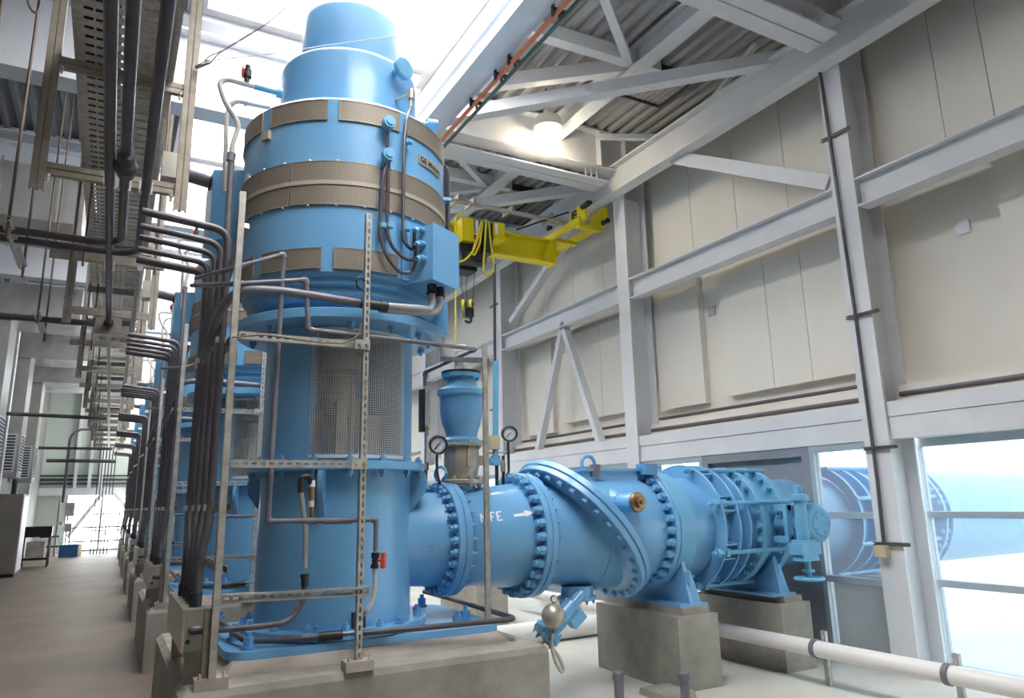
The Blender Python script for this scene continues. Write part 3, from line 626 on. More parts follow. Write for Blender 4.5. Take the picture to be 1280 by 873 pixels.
def gauge(px, py, yy, bot, label, rr):
    c = aY(px, py, yy); to = V((-.30, -.93, -.18)).normalized(); o = thing('pressure_gauge', label, 'gauge', aY(*bot, yy))
    link('case', MB().lathe([(.3 * rr, -.05), (rr, -.05), (rr, .012), (.9 * rr, .018), (.76 * rr, .008), (.76 * rr, -.03)], c, to, 32), BLACKM, o)
    link('dial', MB().rod(c - to * .01, c + to * .004, rr * .77, 32), WHITE, o)
    ax, a, b = frame(to); link('pointer', MB().bar(c + to * .007 - (a - b) * .2 * rr, c + to * .007 + (a - b) * .4 * rr, .005, .004, to), TXT, o)
    k = MB()
    for i in range(11): t_ = D2(-135 + 27 * i); d = a * math.sin(t_) + b * math.cos(t_); k.bar(c + to * .0055 + d * rr * .6, c + to * .0055 + d * rr * .68, .004, .003, to)
    link('scale_marks', k, TXT, o)
    b_ = aY(*bot, yy); link('stem', MB().tube([c + V((0, .03, -rr)), V((c.x, c.y + .03, b_.z + .1)), b_], .012, 8, .02), BLACKM, o); return o
gauge(548, 556.5, 5.5, (550, 606), 'left pressure gauge, beside the sight tube, on black stem', .078)
gauge(637, 542.5, 5.75, (628, 604), 'right pressure gauge, beside the thin blue cylinder', .073)
# thick conduit from the aisle to the terminal box
cz = thing('power_conduit', 'grey power conduit curving over the strut frame into a black sleeve', 'conduit', P(480, 385))
link('pipe', MB().tube([aY(255, 450, 5.2), aY(275, 385, 5.0), P(300, 362), P(345, 363), P(400, 371), P(452, 379.5)], .03, 14, .12, 8), PVC, cz)
link('sleeve', MB().rod(P(450, 379), P(478, 383), .036, 16).rod(P(474, 382.5), P(484, 384), .041, 16), BLACKM, cz)
# small sensor wire on the upper rail
wr = MB().tube([P(290, 422, 4.61), P(330, 418, 4.61), P(395, 428, 4.61), P(430, 430, 4.61), P(448, 420, 4.61), P(452, 405, 4.61)], .006, 6, .06)
one('sensor_wire', wr, CORD, 'thin brown wire lying along the top rail of the nearest strut frame', 'wire', P(330, 419, 4.61))
one('wire_loop', MB().tube([P(456, 352, 4.61), P(450, 345, 4.61), P(445, 350, 4.61), P(446, 358, 4.61), P(452, 362, 4.61)], .007, 6, .04), BLACKM, 'short black wire loop on the slotted right post', 'wire', P(452, 362, 4.61))
# sampling assembly with hose and elbow conduit on the front of the head
Y2 = 4.86
sa = thing('sampling_hose', 'grey hose with black elbow hanging from a clip under the middle flange', 'hose', P(380, 690, Y2))
link('hose', MB().tube([P(376, 612, Y2), P(379, 640, Y2), P(382, 660, Y2), P(381, 710, Y2)], .017, 12, .1), FLEX, sa)
link('elbow', MB().tube([P(376, 616, Y2), P(376, 597, Y2), P(388, 595, Y2), P(389.5, 606, Y2)], .021, 12, .03), BLACKM, sa)
link('test_cock', MB().rod(P(389.5, 600, Y2), P(389.5, 626, Y2), .019, 12).rod(P(389.5, 626, Y2), P(389, 651, Y2), .014, 10), BRONZE, sa)
each('label_sleeve', MB().rod(P(390, 601, Y2), P(390, 609, Y2), .022, 12).mark().rod(P(389.2, 626, Y2), P(389.2, 634, Y2), .018, 12), WHITE, sa)
m = MB(); b = aC(383, 590, .58); m.prism([(-.06, .03), (.06, .03), (0, -.12)], b, b + V((-.08, -.25, 0)).normalized() * .012); link('hanger_plate', m, BLUE, sa)
c1 = thing('box_conduit', 'dark conduit from the stainless box curving up to the sampling hose', 'conduit', aY(300, 790, 4.9))
link('pipe', MB().tube([(.6, 4.76, .905), aY(278, 788, 4.78), aY(330, 783, 4.8), aY(362, 778, 4.83), aY(379, 752, 4.85), aY(381, 733, Y2)], .0185, 12, .14, 8), CONDUIT, c1)
link('coupling', MB().rod(P(381, 733, Y2), P(381, 720, Y2), .024, 14).rod(P(381, 722, Y2), P(381, 718, Y2), .028, 14), BLACKM, c1)
link('white_tag', MB().rod(aY(241, 789.5, 4.785), aY(250, 789, 4.785), .0235, 12), WHITE, c1)
# long loop conduit around the base plate
c2 = thing('loop_conduit', 'long dark conduit looping round the blue base plate, with a black coupling', 'conduit', aZ(420, 797, .74))
L0 = aZ(284, 790, .78); L1 = aZ(292, 798, .76)
link('pipe', MB().tube([aZ(262, 762, .85), aZ(284, 785, .8), aZ(306, 802, .76), aZ(370, 799, .76), aZ(520, 786, .76), aZ(646, 774, .76), aZ(560, 748, .76), aZ(530, 740, .78)], .02, 12, .1, 8), CONDUIT, c2)
link('coupling', MB().rod(aZ(402, 796, .76), aZ(428, 794, .76), .032, 14).rod(aZ(398, 796.4, .76), aZ(404, 796, .76), .026, 14), BLACKM, c2)
# strut post by the discharge pipe
sp = aY(613.5, 775, 5.11); s2_ = thing('pipe_post', 'tall pale strut post standing before the discharge pipe', 'post', (sp.x, sp.y, .715))
zt_ = aV(611, 430, sp.x, sp.y).z
link('post', MB().strut((sp.x, sp.y, .72), (sp.x, sp.y, zt_), (1, -.3, 0), slots=False), GALV, s2_)
link('foot', MB().box(sp.x - .07, sp.x + .07, sp.y - .06, sp.y + .06, .715, .727), GALVD, s2_)
a = aV(611, 447, sp.x, sp.y); link('arm', MB().strut((a.x + .02, sp.y + .03, a.z), aY(553, 446, sp.y + .6), (0, 0, 1), slots=False), GALV, s2_)
# ---------------------------------------------------------------- discharge pipe line (axis along +x)
ZC = 1.315; X = V((1, 0, 0))
def ln(*prof, seg=64): return MB().lathe([(r, x) for x, r in prof], (0, PY, ZC), X, seg)
nz = ln((1.9, .35), (2.1, .355), (2.36, .372), (2.40, .385)); nz.flange((2.418, PY, ZC), X, .37, .455, .06, 28, .031, .06, False)
link('discharge_nozzle', nz, BLUE, pu)
m = MB().tube([V((2.42, PY + .12 * math.cos(t) , ZC + .52 + .06 * math.sin(t))) for t in [D2(-60 + 30 * i) for i in range(11)]], .012, 8); link('lifting_eye', m, BLUE2, pu)
m = MB().rod(aY(539, 684, 5.28), aY(539, 684, 5.25), .014, 8); link('plug', m, BLUED, pu)
sl = thing('pipe_spool', 'blue widening pipe spool with white lettering and arrow, between two bolted flanges', 'pipe', (2.8, PY, ZC - .44))
m = ln((2.45, .372), (2.6, .385), (3.16, .443)); m.flange((2.478, PY, ZC), X, .37, .455, .055, 24, .02, .04, False); 
for i in range(24):
    t_ = 2 * PI * i / 24; fx, fa, fb = frame(X); d = (fa * math.cos(t_) + fb * math.sin(t_)) * .416; m.bolt(V((2.506, PY, ZC)) + d, X, .022, .05)
m.flange((3.16, PY, ZC), X, .43, .525, .055, 0)
for i in range(28):
    t_ = 2 * PI * i / 28; fx, fa, fb = frame(X); d = (fa * math.cos(t_) + fb * math.sin(t_)) * .482; p = V((3.132, PY, ZC)) + d; m.rod(p, p - X * .05, .039, 6).rod(p - X * .05, p - X * .075, .028, 10)
link('body', m, BLUE, sl)
# lettering and arrow painted on the spool's side
def on_cone(px, py):
    d = ray(px, py); t = 5.0
    for _ in range(60):
        p = EYE + d * t; r = .3855 + max(0, p.x - 2.6) * .1036 + .0015
        e = math.hypot(p.y - PY, p.z - ZC) - r; t += e * .6 / d.length
    return EYE + d * t
def painted(poly, mb):
    pts = []
    for i, a in enumerate(poly):
        b = poly[(i + 1) % len(poly)]; pts.append(a)
    mb.add([on_cone(*p) for p in pts], [tuple(range(len(pts)))])
m = MB()
def stroke(x0, y0, x1, y1, w=1.0):
    dx, dy = x1 - x0, y1 - y0; l = math.hypot(dx, dy); nx, ny = -dy / l * w, dx / l * w; painted([(x0 + nx, y0 + ny), (x1 + nx, y1 + ny), (x1 - nx, y1 - ny), (x0 - nx, y0 - ny)], m)
stroke(600.3, 642.5, 602.5, 653.5); stroke(600.6, 642.5, 606.2, 650); stroke(606.4, 650, 607.6, 641.8); stroke(607.6, 641.8, 609.6, 652.6)
stroke(612.4, 641, 614.5, 652); stroke(612.4, 641.4, 617.6, 640.6); stroke(613.4, 646.5, 616.5, 646)
stroke(620.6, 640.3, 622.7, 651.2); stroke(620.6, 640.6, 626.2, 639.7); stroke(621.6, 646, 625, 645.4); stroke(622.5, 651, 628.6, 650)
link('painted_letters', m, WHITE, sl)
m = MB(); painted([(642, 643.3), (655, 641.2), (656, 645), (642.6, 646.4)], m); painted([(655, 641), (655.4, 638.2), (668.8, 640.6), (659, 645.9), (657, 645.8)], m); link('painted_arrow', m, WHITE, sl)
# check valve with slanted body flange
cv = thing('check_valve', 'large blue check valve with a slanted bolted flange round its middle', 'valve', (3.85, PY, ZC - .7))
m = ln((3.19, .435), (3.5, .462), (3.9, .50)); m.flange((3.218, PY, ZC), X, .43, .525, .055, 0)
for i in range(28):
    t_ = 2 * PI * i / 28; fx, fa, fb = frame(X); d = (fa * math.cos(t_) + fb * math.sin(t_)) * .482; m.bolt(V((3.245, PY, ZC)) + d, X, .024, .04)
link('inlet_body', m, BLUE, cv)
ph = .672; NS = V((math.cos(ph), 0, math.sin(ph))); CS = V((3.775, PY, 1.335))
m = MB().flange(CS - NS * .032, NS, .45, .745, .06, 0, seg=80)
fx, fa, fb = frame(NS)
for i in range(32):
    t_ = 2 * PI * i / 32; d = (fa * math.cos(t_) + fb * math.sin(t_)) * .69; m.bolt(CS - NS * .062 + d, -NS, .03, .035)
link('slanted_flange', m, BLUE, cv)
m = MB().flange(CS + NS * .032, NS, .45, .755, .06, 0, seg=80); link('cover_flange', m, BLUE, cv)
m = ln((3.72, .40), (3.8, .5), (4.3, .5), (4.44, .47), (4.5, .47)); m.flange((4.50, PY, ZC), X, .45, .545, .05, 0)
for i in range(30):
    t_ = 2 * PI * i / 30; gx, ga, gb = frame(X); d = (ga * math.cos(t_) + gb * math.sin(t_)) * .505; p = V((4.475, PY, ZC)) + d; m.rod(p, p - X * .05, .037, 6).rod(p - X * .05, p - X * .07, .026, 10)
link('outlet_body', m, BLUE, cv)
# top hatch and eye
m = MB().box(3.72, 4.34, PY - .2, PY + .12, ZC + .44, ZC + .535).box(3.68, 4.38, PY - .23, PY + .15, ZC + .535, ZC + .56); link('top_hatch', m, BLUE, cv)
c = aY(735, 580, PY - .15); m = MB().tube([c + V((.07 * math.cos(t), 0, .07 * math.sin(t))) for t in [D2(-90 + 24 * i) for i in range(16)]], .017, 10).rod(c + V((0, 0, -.11)), c + V((0, 0, -.065)), .03, 12).rod(c + V((0, 0, -.17)), c + V((0, 0, -.11)), .05, 14); link('lifting_eye', m, BLUE, cv)
m = MB().box(4.36, 4.5, PY - .3, PY - .16, ZC + .5, ZC + .6); link('top_lug', m, BLUED, cv)
b = aY(744, 588, PY - .2); link('grey_fitting', MB().rod(b + V((0, 0, -.06)), b + V((0, 0, .05)), .05, 12), PVC, cv)
# side boss with bronze flange
c = aY(797, 628, 5.02); ax = V((.1, -1, 0)).normalized(); m = MB().rod(c - ax * .42, c - ax * .02, .085, 24).rod(c - ax * .32, c - ax * .2, .13, 24, .088); link('hinge_boss', m, BLUE, cv)
m = MB().flange(c, ax, .02, .085, .035, 4, .014, .03, False); m.rod(c, c + ax * .05, .045, 16).rod(c + ax * .05, c + ax * .075, .02, 10); link('bronze_end', m, BRONZE, cv)
# decals on the cover flange rim, as pale plates
def onrim(px, py):
    d = ray(px, py); t = 5.0
    for _ in range(80):
        p = EYE + d * t; rel = p - CS; rad = (rel - NS * rel.dot(NS)).length; t += (rad - .757) * .5 / d.length
    return EYE + d * t
# drain boss, lever and damper under the valve
c = V((3.62, PY - .18, ZC - .44)); m = MB().rod(c, c + V((0, 0, -.1)), .14, 28).flange(c + V((0, 0, -.1)), (0, 0, 1), .02, .17, .03, 10, .014, .03, False); link('drain_boss', m, BLUE, cv)
dm = thing('damper_cylinder', 'blue angled damper with a bolted head hanging under the check valve', 'damper', aY(690, 800, 5.3))
d_ = lambda x, y: aY(x, y, 5.3)
a, b = d_(728, 742), d_(684, 792); u = (b - a).normalized()
m = MB().rod(a, a + u * .2, .045, 16).rod(a + u * .14, b, .075, 24); link('barrel', m, BLUE, dm)
m = MB().flange(b, u, .01, .12, .05, 8, .016, .04, True); link('head', m, BLUE2, dm)
m = MB(); c = d_(716, 768); side = V((u.z, 0, -u.x)); m.hull8([c + u * .07 + side * .09 + V((0, -.05, 0)), c + u * .07 - side * .09 + V((0, -.05, 0)), c - u * .07 - side * .09 + V((0, -.05, 0)), c - u * .07 + side * .09 + V((0, -.05, 0))], [c + u * .07 + side * .09 + V((0, .05, 0)), c + u * .07 - side * .09 + V((0, .05, 0)), c - u * .07 - side * .09 + V((0, .05, 0)), c - u * .07 + side * .09 + V((0, .05, 0))]); link('bracket', m, BLUE2, dm)
ac = thing('accumulator_ball', 'steel ball accumulator with a small gauge under the check valve', 'accumulator', aY(691, 790, 5.1))
c = aY(691.5, 770, 5.1); m = MB().sphere(c, .093, 28); m.rod(c + V((0, 0, -.002)), c + V((0, 0, .002)), .0945, 32); link('ball', m, CASTS, ac)
g_ = aY(692.5, 749, 5.1); to = V((-.35, -.92, 0)).normalized(); m = MB().lathe([(.028, -.015), (.028, .012), (.023, .013)], g_, to, 20); link('gauge_case', m, BLACKM, ac); link('gauge_dial', MB().rod(g_ + to * .01, g_ + to * .015, .022, 20), WHITE, ac); each('neck', MB().rod(c + V((0, 0, .085)), g_ - V((0, 0, .02)), .011, 8).mark().rod(c - V((0, 0, .13)), c - V((0, 0, .085)), .014, 10), BRONZE, ac)
h_ = lambda x, y: aY(x, y, 5.12)
one('flexible_hose', MB().tube([h_(690, 788), h_(690, 812), h_(694, 828), h_(702, 841), h_(705, 837), h_(700, 824), h_(692, 812), aY(680, 800, 5.3)], .014, 10, .04), TAN, 'braided hose looping down from the steel ball accumulator', 'hose', h_(702, 842))
# saddle and first pedestal
def pedestal(x0, x1, label, sx, sr, slabel):
    o = thing('concrete_pedestal', label, 'pedestal', ((x0 + x1) / 2, 5.6, 0)); m = MB().box(x0, x1, 5.02, 6.22, 0, .60); link('block', m, CONC, o)
    m = MB().box(x0 + .1, x1 - .06, 5.06, 6.2, .6, .66); link('grout', m, CONCT, o)
    s = thing('pipe_saddle', slabel, 'saddle', (sx, 5.6, .66)); m = MB(); pr = []
    N = 16; P0 = [(PY - .53, .68), (PY + .53, .68)]; arc = [(PY + sr * math.sin(D2(58 - 116 * i / N)), ZC - sr * math.cos(D2(58 - 116 * i / N))) for i in range(N + 1)]
    poly = P0 + arc; n = len(poly)
    m.add([(x, y, z) for x in (sx - .02, sx + .02) for y, z in poly], [tuple(range(n)), tuple(range(2 * n - 1, n - 1, -1))] + [(i, n + i, n + (i + 1) % n, (i + 1) % n) for i in range(n)])
    for y in (PY - .5, PY - .15, PY + .15, PY + .5): m.hull8([(sx + .01, y - .01, .68), (sx + .13, y - .01, .68), (sx + .13, y + .01, .68), (sx + .01, y + .01, .68)], [(sx + .01, y - .01, .95), (sx + .03, y - .01, .95), (sx + .03, y + .01, .95), (sx - .03, y + .01, .95)])
    link('web_plate', m, BLUE, s); link('foot_plate', MB().box(sx - .16, sx + .16, 5.09, 6.2, .66, .682), BLUE, s); return o, s
pd1 = pedestal(4.34, 4.80, 'nearer concrete pedestal under the check valve, stained grey', 4.60, .535, 'blue steel pipe saddle standing on the nearer concrete pedestal')
pd2 = pedestal(5.60, 6.0, 'farther concrete pedestal under the butterfly valve, partly hidden by the nearer one', 5.74, .56, 'blue steel pipe saddle on the farther pedestal, below the butterfly valve')
# coupling piece with wide ring, tie plates and rods
dj = thing('dismantling_joint', 'blue pipe coupling with a wide clamp ring, thin round plates and tie rods', 'coupling', (4.9, PY, ZC - .6))
m = ln((4.53, .46), (4.75, .47), (5.0, .475), (5.5, .475)); link('pipe', m, BLUE, dj)
m = ln((4.53, .50), (4.53, .535), (4.72, .535), (4.72, .50), (4.53, .50)); m.flange((4.55, PY, ZC), X, .45, .545, .04, 0); link('clamp_ring', m, BLUE2, dj)
c = aY(849, 717, 5.3); m = MB().box(4.6, 4.72, c.y - .05, c.y + .1, c.z - .02, c.z + .03).box(4.56, 4.76, c.y - .07, c.y + .12, c.z - .035, c.z - .02); link('clamp_foot', m, BLUE2, dj)
m = MB().flange((5.02, PY, ZC), X, .46, .606, .022, 0, seg=80); link('round_plate', m, BLUE, dj)
m = MB().flange((5.21, PY, ZC), X, .46, .60, .02, 0, seg=80); m.flange((5.38, PY, ZC), X, .46, .565, .03, 0, seg=80)
for i in range(16):
    t_ = D2(22.5 + 45 * (i // 2) + (7 if i % 2 else -7)); d = V((0, math.cos(t_), math.sin(t_))); tt = X.cross(d) * .008
    m.hull8([V((5.03, PY, ZC)) + d * .47 - tt, V((5.03, PY, ZC)) + d * .58 - tt, V((5.03, PY, ZC)) + d * .58 + tt, V((5.03, PY, ZC)) + d * .47 + tt], [V((5.21, PY, ZC)) + d * .47 - tt, V((5.21, PY, ZC)) + d * .58 - tt, V((5.21, PY, ZC)) + d * .58 + tt, V((5.21, PY, ZC)) + d * .47 + tt])
link('gusset_ring', m, BLUE, dj)
for i in range(8):
    t_ = D2(22.5 + 45 * i); d = V((0, math.cos(t_), math.sin(t_))) * .585; m = MB().rod(V((4.88, PY, ZC)) + d, V((5.98, PY, ZC)) + d, .021, 10)
    for x in (4.95, 5.06): m.rod(V((x, PY, ZC)) + d - X * .025, V((x, PY, ZC)) + d + X * .025, .042, 6)
    link('tie_rod', m, BLUE2, dj)
# butterfly valve
bv = thing('butterfly_valve', 'blue butterfly valve with bolted flanges and gear operator at the window end', 'valve', (5.72, PY, ZC - .6))
m = ln((5.5, .47), (5.98, .47), (6.0, .45)); link('body', m, BLUE, bv)
for x, fl in ((5.56, 1), (5.87, 1)):
    m = MB().flange((x, PY, ZC), X, .46, .58, .05, 26, .03, .05, True); m.flange((x + .05, PY, ZC), X, .46, .57, .04, 0); link('flange', m, BLUE2, bv)
m = ln((6.0, .455), (6.54, .455)); link('outlet_pipe', m, BLUE, bv)
m = MB()
for i in range(10):
    t_ = D2(36 * i + 10); d = V((0, math.cos(t_), math.sin(t_))); m.mark().rod(V((5.45, PY, ZC)) + d * .47, V((5.45, PY, ZC)) + d * .53, .02, 8)
each('cap_screw', m, BLUED, bv)
gx_, gy, gz = 5.86, 4.82, 1.335
op = thing('gear_operator', 'pale blue gear operator with round cover and handwheel on the butterfly valve', 'valve operator', (gx_, gy, .8))
m = MB().rod((gx_ - .02, 5.15, gz), (gx_ - .02, gy + .08, gz), .085, 20)
m.box(gx_ - .18, gx_ + .1, gy + .1, gy + .14, gz - .17, gz + .17); m.bar((gx_ - .13, 5.12, gz + .15), (gx_ - .13, gy + .1, gz + .15), .05, .06).bar((gx_ - .13, 5.12, gz - .15), (gx_ - .13, gy + .1, gz - .15), .05, .06); link('yoke', m, BLUE2, op)
m = MB().lathe([(.17, .07), (.185, .05), (.185, -.05), (.15, -.075), (.14, -.08)], (gx_ + .06, gy, gz), (0, 1, 0), 40); link('gear_case', m, BLUE2, op)
m = MB().lathe([(.03, -.105), (.11, -.10), (.12, -.078)], (gx_ + .06, gy, gz), (0, 1, 0), 36)
for i in range(5): t_ = 2 * PI * i / 5; m.rod((gx_ + .06 + .085 * math.cos(t_), gy - .1, gz + .085 * math.sin(t_)), (gx_ + .06 + .085 * math.cos(t_), gy - .112, gz + .085 * math.sin(t_)), .01, 8)
link('round_cover', m, BLUE2, op)
wx = gx_ - .12
m = MB().lathe([(.05, 0), (.062, .02), (.062, .1), (.055, .3), (.06, .36), (.085, .37), (.085, .42), (.04, .43), (.04, .5), (.03, .51)], (wx, gy - .02, 1.18), (0, 0, 1), 24); link('worm_shaft_housing', m, BLUE2, op)
m = MB().box(wx - .12, wx + .13, gy - .1, gy + .06, 1.06, 1.16).box(wx - .1, wx + .11, gy - .085, gy + .045, 1.0, 1.06).box(wx - .1, wx + .09, gy - .08, gy + .04, 1.16, 1.19).rod((wx + .13, gy - .02, 1.1), (wx + .17, gy - .02, 1.1), .03, 12); link('reduction_box', m, BLUE2, op)
m = MB().rod((wx + .02, gy - .02, .86), (wx + .02, gy - .02, 1.0), .03, 14).rod((wx + .02, gy - .02, .90), (wx + .02, gy - .02, .92), .055, 18); link('stem', m, BLUE2, op)
c = V((wx + .02, gy - .02, .84)); m = MB().tube([c + V((.125 * math.cos(2 * PI * i / 32), .125 * math.sin(2 * PI * i / 32), 0)) for i in range(33)], .015, 10, caps=False).rod(c + V((0, 0, -.02)), c + V((0, 0, .04)), .03, 14)
for i in range(5): t_ = 2 * PI * i / 5 + .3; m.bar(c, c + V((.12 * math.cos(t_), .12 * math.sin(t_), 0)), .022, .012)
link('handwheel', m, BLUE2, op)
# ---------------------------------------------------------------- air valve on the spool
AX, AY_ = 2.615, PY
av = thing('air_valve', 'blue bowl-shaped air valve on a stainless check valve above the pipe spool', 'valve', (AX, AY_, ZC + .39))
zv = lambda py: aV(578, py, AX, AY_).z
m = MB().lathe([(.115, zv(640)), (.115, zv(612)), (.12, zv(608))], (AX, AY_, 0), seg=32); link('riser', m, BLUE2, av)
m = MB().flange((AX, AY_, zv(603)), (0, 0, 1), .05, .19, zv(600) - zv(606), 8, .018, .03, True); link('lower_flange', m, CASTS, av)
m = MB().lathe([(.12, zv(600)), (.138, zv(594)), (.15, zv(582)), (.15, zv(568)), (.14, zv(560)), (.135, zv(558))], (AX, AY_, 0), seg=40); link('stainless_body', m, CASTS, av)
m = MB().box(AX - .02, AX + .035, AY_ - .165, AY_ - .14, zv(585), zv(563)).mark().box(AX + .13, AX + .19, AY_ - .05, AY_ + .05, zv(582), zv(570)); each('cast_badge', m, CASTS, av)
m = MB().flange((AX, AY_, zv(557)), (0, 0, 1), .05, .182, zv(555.5) - zv(559), 8, .016, .025, True); link('joint_flange', m, CASTS, av)
m = MB().lathe([(.165, zv(555)), (.165, zv(551)), (.135, zv(547)), (.142, zv(541)), (.165, zv(532)), (.178, zv(524)), (.184, zv(514)), (.186, zv(498)), (.184, zv(496))], (AX, AY_, 0), seg=48); link('bowl', m, BLUE, av)
m = MB().lathe([(.184, zv(497)), (.208, zv(495)), (.208, zv(489)), (.17, zv(486)), (.145, zv(484)), (.132, zv(480)), (.132, zv(474)), (.165, zv(473)), (.168, zv(472)), (.168, zv(468))], (AX, AY_, 0), seg=48)
for i in range(10): t_ = 2 * PI * i / 10; m.bolt((AX + .148 * math.cos(t_), AY_ + .148 * math.sin(t_), zv(473)), (0, 0, -1), .014, .025)
link('bonnet', m, BLUE2, av)
m = MB().rod((AX, AY_, zv(468)), (AX, AY_, zv(465.5)), .172, 40); link('gasket_plate', m, BLACKM, av)
m = MB().rod((AX, AY_, zv(466)), (AX, AY_, zv(440)), .055, 24).rod((AX - .0, AY_, zv(440)), (AX, AY_, zv(432)), .066, 24, .05); link('vent_pipe', m, WPVC, av)
# thin blue cylinder right of it with black tubing
tc = thing('thin_cylinder', 'slim upright blue cylinder between the air valve and the right gauge', 'cylinder', aY(619, 584, 5.7)); q = lambda x, y: aY(x, y, 5.7)
link('barrel', MB().rod(q(620, 452), q(619, 572), .026, 16), BLUE2, tc); link('end_block', MB().rod(q(619, 570), q(619, 582), .045, 12).rod(q(612, 577), q(619, 577), .03, 10), BLUE2, tc)
each('rod', MB().rod(q(619, 452), q(619, 330), .007, 6).mark().rod(q(621, 582), q(621, 607), .016, 8).mark().rod(q(629, 570), q(629, 606), .014, 8), BLACKM, tc)
each('cross_tubing', MB().tube([q(606, 567), q(629, 566), aY(640, 562, 5.9)], .008, 8).mark().rod(q(628, 575), q(628, 590), .018, 8), CASTS, tc)
link('fittings', MB().box(q(604, 0).x, q(613, 0).x, 5.66, 5.74, q(606, 562).z, q(606, 545).z), BEIGE, tc)
# ================================================================ CRANE
YC = 9.3
cr = thing('bridge_crane', 'yellow bridge crane girder and end truck hung from the window-side runway beam', 'crane', (4.5, YC, 5.3))
m = MB().ibeam((3.1, YC, 5.49), (5.93, YC, 5.49), .2, .39, .025, .016); link('girder', m, YEL, cr)
m = MB().box(5.92, 5.945, YC - .12, YC + .12, 5.27, 5.7).mark()
for s in (-1, 1): m.mark().hull8([(5.7, YC + s * .01, 5.31), (5.92, YC + s * .01, 5.31), (5.92, YC + s * .1, 5.31), (5.7, YC + s * .1, 5.31)], [(5.84, YC + s * .01, 5.66), (5.92, YC + s * .01, 5.66), (5.92, YC + s * .1, 5.66), (5.84, YC + s * .1, 5.66)])
each('end_stiffener', m, YEL, cr)
m = MB()
for x in (5.97, 6.38): m.mark().box(x - .035, x + .035, 8.5, 9.95, 5.74, 5.84)
each('truck_beam', m, YEL, cr)
m = MB()
for x in (6.0, 6.38):
    for y in (8.64,): m.mark().hull8([(x - .03, y - .26, 5.78), (x + .03, y - .26, 5.78), (x + .03, y + .22, 5.76), (x - .03, y + .22, 5.76)], [(x - .03, y - .22, 6.04), (x + .03, y - .22, 6.04), (x + .03, y + .14, 6.0), (x - .03, y + .14, 6.0)])
each('wheel_plate', m, YEL, cr)
m = MB()
for y in (8.6, 9.3, 9.85): m.mark().box(5.97, 6.4, y - .05, y + .05, 5.69, 5.75)
each('truck_crosspiece', m, YEL, cr)
m = MB()
for x in (6.22, 6.38):
    for y in (8.62, 9.8): m.mark().rod((x - .03, y, 6.147), (x + .03, y, 6.147), .05, 16)
each('wheel', m, BLACKM, cr)
m = MB().rod((5.97, 8.45, 5.97), (5.97, 8.29, 5.97), .045, 14).mark().rod((6.38, 8.5, 5.8), (6.38, 8.36, 5.8), .04, 14); each('bumper', m, BLACK, cr)
m = MB(); a = aX(700, 282, 5.965); 
for q in (0, 1, 2): m.box(5.955, 5.969, 8.60, 8.70, 5.85 + .055 * q, 5.87 + .055 * q)
m.box(5.955, 5.969, 8.70, 8.725, 5.85, 5.98); link('letter_mark', m, TXT, cr)
m = MB().rod((3.2, YC - .2, 5.98), (6.3, YC - .2, 5.94), .022, 10).mark().rod((3.2, YC - .36, 5.93), (6.15, YC - .36, 5.9), .022, 10); each('track_rod', m, GALV, cr)
m = MB()
for x in (4.1, 4.35, 5.0, 5.7): m.mark().box(x - .015, x + .015, YC - .42, YC - .1, 5.9, 5.99)
each('rod_bracket', m, GALVD, cr)
m = MB().rod((5.2, YC - .15, 5.72), (5.95, 8.8, 6.02), .014, 8); link('brace_rod', m, BLACKM, cr)
ht = thing('hoist_trolley', 'yellow and black hoist trolley hanging on the crane girder', 'hoist', (4.45, YC, 5.1))
g = lambda x, y: aY(x, y, YC - .2)
def gbox(x0, y0, x1, y1, d0=-.35, d1=-.1):
    a, b = g(x0, y1), g(x1, y0); return MB().box(a.x, b.x, YC + d0, YC + d1, a.z, b.z)
m = gbox(573, 278, 587, 304); m.mark(); b = gbox(613, 284, 625, 303); m.add(b.v, b.f); each('motor_cover', m, YEL, ht)
m = gbox(588, 280, 597, 330, -.3, .1); m.mark(); b = gbox(602, 282, 612, 318, -.3, .1); m.add(b.v, b.f); m.mark(); b = gbox(574, 306, 594, 322, -.25, .25); m.add(b.v, b.f); each('gearbox', m, BLACKM, ht)
link('rope_drum', MB().rod(g(574, 322), g(604, 326), .11, 20), BLACKM, ht)
m = gbox(589, 281, 592, 296, -.36, -.3); m.mark(); b = gbox(613, 285, 616, 297, -.36, -.3); m.add(b.v, b.f); each('rating_label', m, WHITE, ht)
link('cross_frame', gbox(573, 318, 600, 333, -.1, .2), BLACK, ht)
m = MB()
for x in (575, 583, 595): m.mark().rod(g(x, 325), g(584 + (x - 584) * .55, 382), .006, 6)
each('hoist_rope', m, BLACKM, ht)
hk = thing('hook_block', 'small hook block with two yellow-rimmed wheels hanging from the hoist', 'hook', g(585, 400))
for i, x in enumerate((579.5, 588.5)):
    c = g(x, 381); link('sheave', MB().rod(c + V((-.018, 0, 0)), c + V((.025, 0, 0)), .045, 18), BLACK, hk)
    m = MB().flange(c, (1, -.7, 0), .05, .078, .045); link('sheave_rim', m, YEL, hk)
c = g(585, 392); link('body', MB().box(c.x - .07, c.x + .07, c.y - .05, c.y + .05, c.z - .06, c.z + .08), BLACK, hk)
link('hook', MB().tube([c + V((.05 * math.cos(t), 0, -.09 + .045 * math.sin(t))) for t in [D2(110 - 27 * i) for i in range(11)]], .02, 8), BLACKM, hk)
one('pendant_cable', MB().tube([g(569.5, 300), g(569.5, 430)], .012, 8), YELD, 'straight yellow pendant cable hanging beside the terminal box', 'cable', g(569.5, 430))
